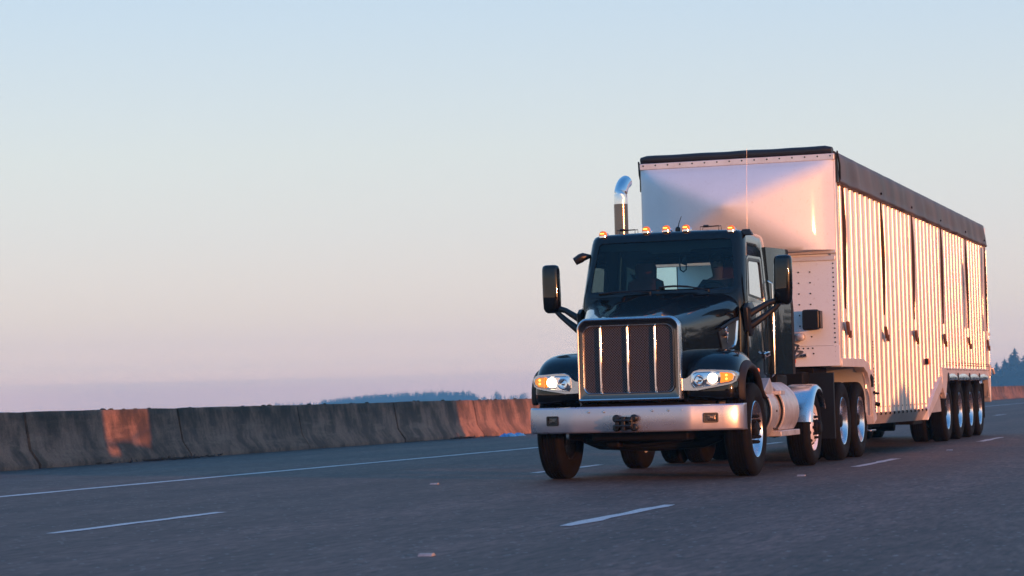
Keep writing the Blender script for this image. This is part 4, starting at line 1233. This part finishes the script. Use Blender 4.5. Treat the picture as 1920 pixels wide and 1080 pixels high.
# running gear
for y in (15.45, 17.05, 18.60, 19.97):
    for s in (1, -1):
        put_wheel(WD, trailer, 1.245, y, s); put_wheel(WD, trailer, 1.245-.33, y, s)
mb = MB()
for y in (15.45, 17.05, 18.60, 19.97): mb.tube([(-.95,y,TR),(.95,y,TR)], .065, 12)
for s in (1, -1):
    mb.box(s*.45, s*.53, 14.4, 20.9, .84, 1.06)
for y in (7.4, 8.6, 9.8, 11.0, 12.2, 13.3): mb.box(-1.1, 1.1, y-.05, y+.05, .46, .60)
for s in (1,-1): mb.box(s*.40, s*.50, 7.2, 14.4, .40, .60)
mb.tube([(-.6,9.0,.40),(.9,9.0,.40)], .10, 12); mb.tube([(-.6,11.6,.38),(.9,11.6,.38)], .12, 12)
mb.box(.5,1.05,12.6,13.6,.34,.6); mb.box(.6,.95,8.4,9.9,.36,.5)
mb.box(-.45,.5,5.9,6.9,1.12,1.232); mb.box(.1,.9,4.95,5.9,1.12,1.232)
for y in (15.2, 16.25, 17.85, 19.3, 20.6): mb.box(-1.15, 1.15, y-.04, y+.04, .93, 1.05)
obj('undercarriage_beam', mb, M['dark'], trailer, bevel=.01)
mb = MB()
for s in (1, -1):
    mb.loft([[(s*.75,13.15,.46),(s*1.24,13.0,.52),(s*1.24,14.50,.52),(s*.75,14.5,.46)],[(s*.75,13.15,.80),(s*1.22,14.2,.92),(s*1.22,14.5,.92),(s*.75,14.5,.9)]])
obj('belly_end_panel', mb, M['grey'], trailer)
for s in (1, -1):
    # bright steel spats between the rear wheels
    for k,(ya,yb) in enumerate(((14.98,16.2),(16.3,17.8),(17.9,19.25),(19.35,20.65))):
        m2 = MB(); rings = []
        for i in range(13):
            a = i/12; y = ya+(yb-ya)*a; h = .012+.035*math.sin(a*PI)
            rings.append([(s*1.20,y,1.05),(s*(1.312+h*.4),y,1.045),(s*(1.318+h*.5),y,1.075),(s*1.30,y,1.12+h)])
        m2.loft(rings); obj('steel_trim', m2, M['polish'], trailer, sharp=60)
    m2 = MB()
    for y in (15.0, 16.25, 17.85, 19.3):
        m2.prism([(y-.09,1.02),(y+.09,1.02),(y+.06,1.12),(y,1.17),(y-.06,1.12)], 'X', s*1.24, s*1.325)
    obj('trim_bracket', m2, M['flare'], trailer, bevel=.006)
    m2 = MB(); m2.box(s*.62, s*1.22, 20.72, 20.75, .32, .98); obj('mud_flap', m2, M['plastic'], trailer)
    m2 = MB(); m2.box(s*1.16, s*1.31, 21.03, 21.16, .62, 1.06); m2.box(s*1.24,s*1.34,20.9,21.02,1.12,1.34); m2.tube([(s*1.2,21.14,1.28),(s*1.34,21.2,1.26),(s*1.36,21.26,1.16)],[.02,.035,.03],8)
    obj('rear_latch', m2, M['alu'], trailer, bevel=.01)
    m2 = MB(); m2.box(s*1.18, s*1.27, 21.12, 21.17, 1.40, 1.50); obj('tail_light', m2, M['red'], trailer, bevel=.01)
    m2 = MB(); m2.box(s*1.0, s*1.26, 7.20, 7.62, .335, .36); m2.tube([(s*1.1,7.4,.35),(s*1.1,7.4,.56)], .03, 8); m2.prism([(7.16,.36),(7.28,.36),(7.22,.80),(7.16,.9)], 'X', s*1.12, s*1.20)
    obj('landing_gear', m2, M['chrome2'], trailer, bevel=.006)
mb = MB(); mb.box(-1.27,1.27,Y1T-.05,Y1T+.0,1.06,3.98)
obj('rear_door', mb, M['white'], trailer)

# ------------------------------------------------------------------ driver
def skin_mesh(name, verts, edges, radii, mt, parent=None, sub=2, root=0):
    me = bpy.data.meshes.new(name); me.from_pydata(verts, edges, [])
    o = bpy.data.objects.new(name, me); COL.objects.link(o); me.materials.append(mt)
    if parent: o.parent = parent
    sk_ = o.modifiers.new('skin', 'SKIN'); sk_.use_smooth_shade = True
    for i, r_ in enumerate(radii):
        v = me.skin_vertices[0].data[i]; v.radius = (r_, r_*.85) if not isinstance(r_, tuple) else r_; v.use_root = (i == root)
    s2 = o.modifiers.new('sub', 'SUBSURF'); s2.levels = 1; s2.render_levels = sub
    return o
DX = .44
V = [(DX,1.62,1.80),(DX,1.63,1.98),(DX,1.62,2.16),(DX,1.61,2.27),(DX,1.59,2.36),(DX,1.57,2.43),(DX,1.575,2.50),
     (DX+.17,1.62,2.22),(DX+.24,1.46,2.04),(DX+.20,1.24,2.10),(DX-.17,1.62,2.22),(DX-.24,1.46,2.04),(DX-.20,1.24,2.10),
     (DX+.10,1.30,1.80),(DX+.11,1.20,1.50),(DX-.10,1.30,1.80),(DX-.11,1.20,1.50)]
E_ = [(0,1),(1,2),(2,3),(3,4),(4,5),(5,6),(2,7),(7,8),(8,9),(2,10),(10,11),(11,12),(0,13),(13,14),(0,15),(15,16)]
Rr = [.15,.14,(.17,.11),.06,.07,.085,.06,.06,.045,.032,.06,.045,.032,.08,.05,.08,.05]
# fingers and thumb, rooted at the wrist points
for sgn, wi in ((1, 9), (-1, 12)):
    wx, wy, wz = V[wi]
    for k in range(4):
        b_ = len(V)
        oz = .028-.019*k
        V += [(wx-sgn*.005, wy-.05, wz+oz+.02), (wx-sgn*.01, wy-.085, wz+oz+.018), (wx-sgn*.035, wy-.095+.004*k, wz+oz+.010)]
        E_ += [(wi, b_), (b_, b_+1), (b_+1, b_+2)]; Rr += [.012,.0095,.008]
    b_ = len(V); V += [(wx-sgn*.03, wy-.03, wz+.055), (wx-sgn*.05, wy-.055, wz+.06)]; E_ += [(wi, b_), (b_, b_+1)]; Rr += [.012,.009]
person = skin_mesh('person', V, E_, Rr, M['skin'])
person.location = (-.03, 0, 0)
tag(person, 'driver in dark clothes sitting behind the windshield with both hands on the wheel', 'person')
V2 = [(DX,1.62,1.80),(DX,1.63,1.98),(DX,1.62,2.16),(DX,1.61,2.24),(DX+.17,1.62,2.22),(DX+.235,1.48,2.06),(DX-.17,1.62,2.22),(DX-.235,1.48,2.06)]
skin_mesh('shirt', V2, [(0,1),(1,2),(2,3),(2,4),(4,5),(2,6),(6,7)], [.162,.152,(.182,.122),.075,.072,.058,.072,.058], M['shirt'], person)
mb = MB(); rings = []
for z, r_, yo in ((2.40,.085,.045),(2.46,.103,.025),(2.51,.10,.015),(2.55,.075,.01),(2.57,.03,.01)):
    rings.append([(DX+r_*.9*math.cos(a), 1.585+yo+r_*math.sin(a), z+(.03 if math.sin(a) < -.3 and z < 2.5 else 0)) for a in [2*PI*j/16 for j in range(16)]])
mb.loft(rings); obj('hair', mb, M['hair'], person)
mb = MB()
mb.loft([[(DX+a_, y, z) for a_, z in ((-.012,2.425),(.012,2.425),(.008,2.47),(-.008,2.47))] for y in (1.50,1.478)])
obj('nose', mb, M['skin'], person)
mb = MB()
for q in (-1, 1): mb.lathe([(.012,.0),(.011,-.006),(.004,-.010)], c=(DX+q*.032, 1.502, 2.468), axis='Y', n=10)
mb.box(DX-.025, DX+.025, 1.492, 1.50, 2.395, 2.402)
obj('face_feature', mb, M['hair'], person)

# ------------------------------------------------------------------ white car far behind, cut by the right edge of the photo
car = empty('car', (-5.05, 99.2, 0))
tag(car, 'white car following far behind, cut off by the right edge of the photo', 'car')
mb = MB(); rings = []
for y, w_, z0, z1 in ((0,.70,.35,.62),(.12,.86,.28,.76),(.6,.92,.25,.86),(1.25,.93,.25,.95),(3.6,.93,.25,.98),(4.3,.88,.28,.92),(4.5,.75,.35,.7)):
    rings.append([(a, y, b) for a,b in rrect(0,(z0+z1)/2,w_*2,z1-z0,.12,4)])
mb.loft(rings); obj('body', mb, M['carw'], car)
mb = MB(); rings = []
for z, y0, y1, w_ in ((.93,1.15,4.1,.84),(1.15,1.6,3.95,.78),(1.36,2.05,3.7,.68),(1.42,2.2,3.5,.60)):
    rings.append([(a, (y0+y1)/2+b, z) for a,b in rrect(0,0,w_*2,y1-y0,.15,4)])
mb.loft(rings); obj('cabin', mb, M['carw'], car)
mb = MB(); mb.loft([[(-.76,1.26,.97),(.76,1.26,.97),(.76,1.30,.97),(-.76,1.30,.97)],[(-.64,1.96,1.34),(.64,1.96,1.34),(.64,2.0,1.34),(-.64,2.0,1.34)]]); obj('windshield', mb, M['foglens'], car)
for s in (1,-1):
    for y in (.85, 3.6):
        wh = obj('wheel', MB().lathe([(.10,-.20),(.30,-.20),(.325,-.17),(.325,-.03),(.30,0),(.2,0),(.19,-.03),(.02,-.01)], n=24), M['rubber'], car, loc=(s*.93, y, .325)); wh.scale = (s,1,1)
    mb = MB(); mb.box(s*.48, s*.82, .03, .2, .60, .72); obj('headlight', mb, M['reflector'], car, bevel=.03)
    mb = MB(); mb.box(s*.93, s*1.10, 1.35, 1.5, .98, 1.12); obj('mirror', mb, M['carw'], car, bevel=.03)

# ------------------------------------------------------------------ vegetation
def conifer(mb, x, y, z, h, wdt, rs, tiers=None, seg=7):
    tiers = tiers or max(6, int(h*1.0))
    b0 = len(mb.v)
    mb.loft([[(x+r_*math.cos(2*PI*j/5), y+r_*math.sin(2*PI*j/5), zz) for j in range(5)] for r_, zz in ((wdt*.05, z), (.03, z+h*.97))])
    for k in range(tiers):
        q = k/(tiers-1); zc = z + h*(.10+.88*q)
        rad = wdt*.5*(1-q)**.75*rs.uniform(.75,1.15)+.12
        for j in range(seg):
            a = 2*PI*(j+rs.random()*.7)/seg; rr_ = rad*rs.uniform(.6,1.15); dr_ = h*.035*rs.uniform(.8,1.6)
            tx, ty = math.cos(a), math.sin(a); px, py = -ty, tx; ww = rad*.42
            i = len(mb.v)
            mb.v += [(x, y, zc+h*.05), (x+tx*rr_*.55+px*ww, y+ty*rr_*.55+py*ww, zc-dr_*.4), (x+tx*rr_, y+ty*rr_, zc-dr_), (x+tx*rr_*.55-px*ww, y+ty*rr_*.55-py*ww, zc-dr_*.4)]
            mb.f += [(i, i+1, i+2), (i, i+2, i+3)]
def bushy(mb, x, y, z, h, wdt, rs, n=60, leaf=.5):
    for k in range(n):
        u = rs.random()**.4; a = rs.uniform(0, 2*PI); ph = rs.uniform(-.9, PI/2)
        c = Vector((x+wdt*.5*u*math.cos(a)*math.cos(ph), y+wdt*.5*u*math.sin(a)*math.cos(ph), z+h*.58+h*.42*u*math.sin(ph)))
        d1 = Vector((rs.uniform(-1,1), rs.uniform(-1,1), rs.uniform(-1,1))).normalized()*leaf*rs.uniform(.6,1.2)
        d2 = d1.cross(Vector((rs.uniform(-1,1), rs.uniform(-1,1), rs.uniform(-1,1)))).normalized()*leaf*rs.uniform(.5,1)
        i = len(mb.v); mb.v += [tuple(c-d1-d2*.3), tuple(c+d2), tuple(c+d1-d2*.2), tuple(c-d2)]; mb.f.append((i,i+1,i+2,i+3))
def raw(name, mb, mt, parent=None):
    me = bpy.data.meshes.new(name); me.from_pydata(mb.v, [], mb.f); me.materials.append(mt)
    o = bpy.data.objects.new(name, me); COL.objects.link(o)
    if parent: o.parent = parent
    return o
def view_pt(px, dist):
    az = -.3089 + math.atan((px-960)/4543)
    return 6.77 + dist*math.sin(az), -26.3 + dist*math.cos(az)
rs = random.Random(11)
# far wood on the left horizon
mb = MB()
D = 2500
for k in range(420):
    px = rs.uniform(596, 892) if k < 370 else rs.uniform(505, 600)
    d = D + rs.uniform(-30, 80); x, y = view_pt(px, d)
    top = lerp(px, [505,596,640,700,760,830,875,892],[3.5,4.6,7.2,9.6,11.2,11.0,10.0,6.6]) if px > 596 else rs.uniform(1.6, 3.6)
    h = top*rs.uniform(.82, 1.03) * (1 if rs.random() > .12 else 1.15) + 1.0
    conifer(mb, x, y, -1.0, h+1, h*.85, rs, tiers=7, seg=6)
for px, h in ((640,10.5),(604,7.6)):
    x, y = view_pt(px, D-20); conifer(mb, x, y, -1, h, 4.6, rs, tiers=8)
rings = []
for k in range(90):
    px = 596+296*k/89; top = lerp(px, [596,640,700,760,830,875,892],[2.2,5.0,6.9,8.2,8.0,7.2,3.0])*rs.uniform(.82,1.0)
    a = view_pt(px, D+60); b_ = view_pt(px, D+75)
    rings.append([(a[0],a[1],-1),(a[0],a[1],top*.8),(b_[0],b_[1],top),(b_[0],b_[1],-1)])
mb.loft(rings, closed=False, caps=False)
tag(raw('far_wood', mb, M['needle']), 'far-off blue wood on the left horizon above the barrier', kind='stuff')
mb = MB()
for k in range(60):
    px = rs.choice([rs.uniform(896, 906), rs.uniform(915, 945), rs.uniform(922, 934), rs.uniform(950, 968), rs.uniform(968, 990)])
    x, y = view_pt(px, D+rs.uniform(-20, 40))
    conifer(mb, x, y, -1, lerp(px,[896,906,915,926,934,950,968,978,990],[5.0,5.0,6.0,11.5,7.4,6.0,6.6,8.6,7.4])*rs.uniform(.8,1.0)+1, 4.2, rs, tiers=7)
tag(raw('far_grove', mb, M['needle']), 'thin far-off grove on the horizon just left of the truck', kind='stuff')
# wood on the right, beyond the end of the trailer and running on beside the road
mb = MB()
for k in range(900):
    px = rs.uniform(1845, 2560); d = 1500+rs.uniform(-60, 160); x, y = view_pt(px, d)
    t_ = lerp(px, [1845,1857,1870,1885,1920,2000,2300,2560],[10,11,13,15.5,16,20,24,25])
    if px > 2330: x += 30
    (conifer if rs.random() < .6 else bushy)(mb, x, y, 0, t_*rs.uniform(.55,.95), rs.uniform(11,17), rs, *( (9, 7) if False else () ))
rings = []
for k in range(260):
    px = 1850+710*k/259; top = lerp(px, [1850,1857,1870,1885,1920,2000,2300,2560],[7,8.5,10.5,12,12.5,16,19,20])*rs.uniform(.8,1.0)
    a = view_pt(px, 1520); b_ = view_pt(px, 1540)
    rings.append([(a[0],a[1],0),(a[0],a[1],top*.8),(b_[0],b_[1],top),(b_[0],b_[1],0)])
mb.loft(rings, closed=False, caps=False)
tag(raw('roadside_wood', mb, M['needle']), 'blue hazy wood beyond the rear end of the trailer', kind='stuff')
for px, h, wd, lb in ((1863.5,6.3,2.2,'short pointed conifer at the left end of the wood beyond the trailer'), (1879,7.9,2.4,'slender conifer second from left above the wood beyond the trailer'),
              (1891.5,9.0,3.2,'broad conifer just left of the tallest one beyond the trailer'), (1898.5,10.3,3.4,'tallest conifer standing above the wood beyond the trailer'), (1917,8.5,4.2,'rounded conifer at the right edge of the photo above the wood')):
    x, y = view_pt(px, 1420); h = {1863.5: 15.3, 1879: 17.7, 1891.5: 20.2, 1898.5: 23.7, 1917: 19.5}[px]; wd *= 2.7
    tr = empty('conifer_tree', (x, y, 0)); tag(tr, lb, 'tree', 'conifers rising above the wood on the right')
    m2 = MB(); conifer(m2, 0, 0, 0, h, wd*2.1, rs, tiers=14, seg=9); bushy(m2, 0, 0, 0, h*.75, wd*1.6, rs, n=120, leaf=.9); raw('crown', m2, M['needle'], tr)
    obj('trunk', MB().tube([(0,0,0),(0,0,h*.5)], [.18,.10], 8), M['bark'], tr)
# the same wood runs on along the right of the highway and behind the photographer
mb = MB()
for k in range(900):
    az = rs.uniform(.02, 2.75); d = rs.uniform(170, 225)
    x, y = 6.8+d*math.sin(az), -26+d*math.cos(az)
    if x < 30: continue
    h = rs.uniform(4.5, 8.0) if abs(az-2.11) < .4 else rs.uniform(8, 14)
    if rs.random() < .6: conifer(mb, x, y, 0, h, rs.uniform(3,5), rs, tiers=8)
    else: bushy(mb, x, y, 0, h, rs.uniform(5,8), rs, n=50, leaf=.9)
rings = []
for k in range(230):
    az = .0+2.8*k/229; d = 228+6*noise.noise((k*.4,0,0)); hh = (4.2 if abs(az-2.11) < .45 else 8.0)*(1+.25*noise.noise((k*.7,3,0))+rs.uniform(-.08,.08))
    if az < .25: hh *= .9
    rings.append([(6.8+(d+o_)*math.sin(az), -26+(d+o_)*math.cos(az), z_) for o_, z_ in ((-5,0),(-4,hh*.8),(0,hh),(5,hh*.7),(6,0))])
mb.loft(rings, closed=False)
tag(raw('verge_wood', mb, M['needle']), 'dark wood along the right verge, mirrored in the side of the truck', kind='stuff')
# shrubs added out of view to cast the low shadow on the trailer belly
for k, (ty, h, wd, dist) in enumerate(((10.2, .95, 1.5, 19), (9.3, .74, 1.2, 19.4), (11.1, .72, 1.2, 18.8))):
    sdh = Vector((1, -SUN_T)).normalized()
    x, y = 1.3+sdh.x*dist, ty+sdh.y*dist
    hh = h + dist*math.tan(SUN_EL)
    tr = empty('shadow_shrub', (x, y, -.05)); tag(tr, 'leafy shrub added out of view to shade the trailer belly', 'shrub', 'shrubs added to cast the belly shadow')
    m2 = MB(); bushy(m2, 0, 0, 0, hh, wd, rs, n=2200, leaf=.11); bushy(m2, 0, 0, -hh*.35, hh*.8, wd, rs, n=1600, leaf=.12); raw('foliage', m2, M['leaf'], tr)
    obj('stem', MB().tube([(0,0,0),(.02,0,hh*.4),(0,.03,hh*.8)], [.05,.04,.01], 8), M['bark'], tr)
# ------------------------------------------------------------------ haze
def volmat(dens, col, an):
    m_ = bpy.data.materials.new('haze'); m_.use_nodes = True
    t = m_.node_tree; t.nodes.clear(); o = t.nodes.new('ShaderNodeOutputMaterial'); v = t.nodes.new('ShaderNodeVolumePrincipled')
    v.inputs['Color'].default_value = (*col, 1); v.inputs['Density'].default_value = dens; v.inputs['Anisotropy'].default_value = an
    t.links.new(v.outputs[0], o.inputs['Volume']); return m_
hz = obj('haze', MB().box(-1450, 700, -70, 2850, -1.06, 33), volmat(.00042, (.20,.64,1.0), 0.0))
tag(hz, kind='stuff')
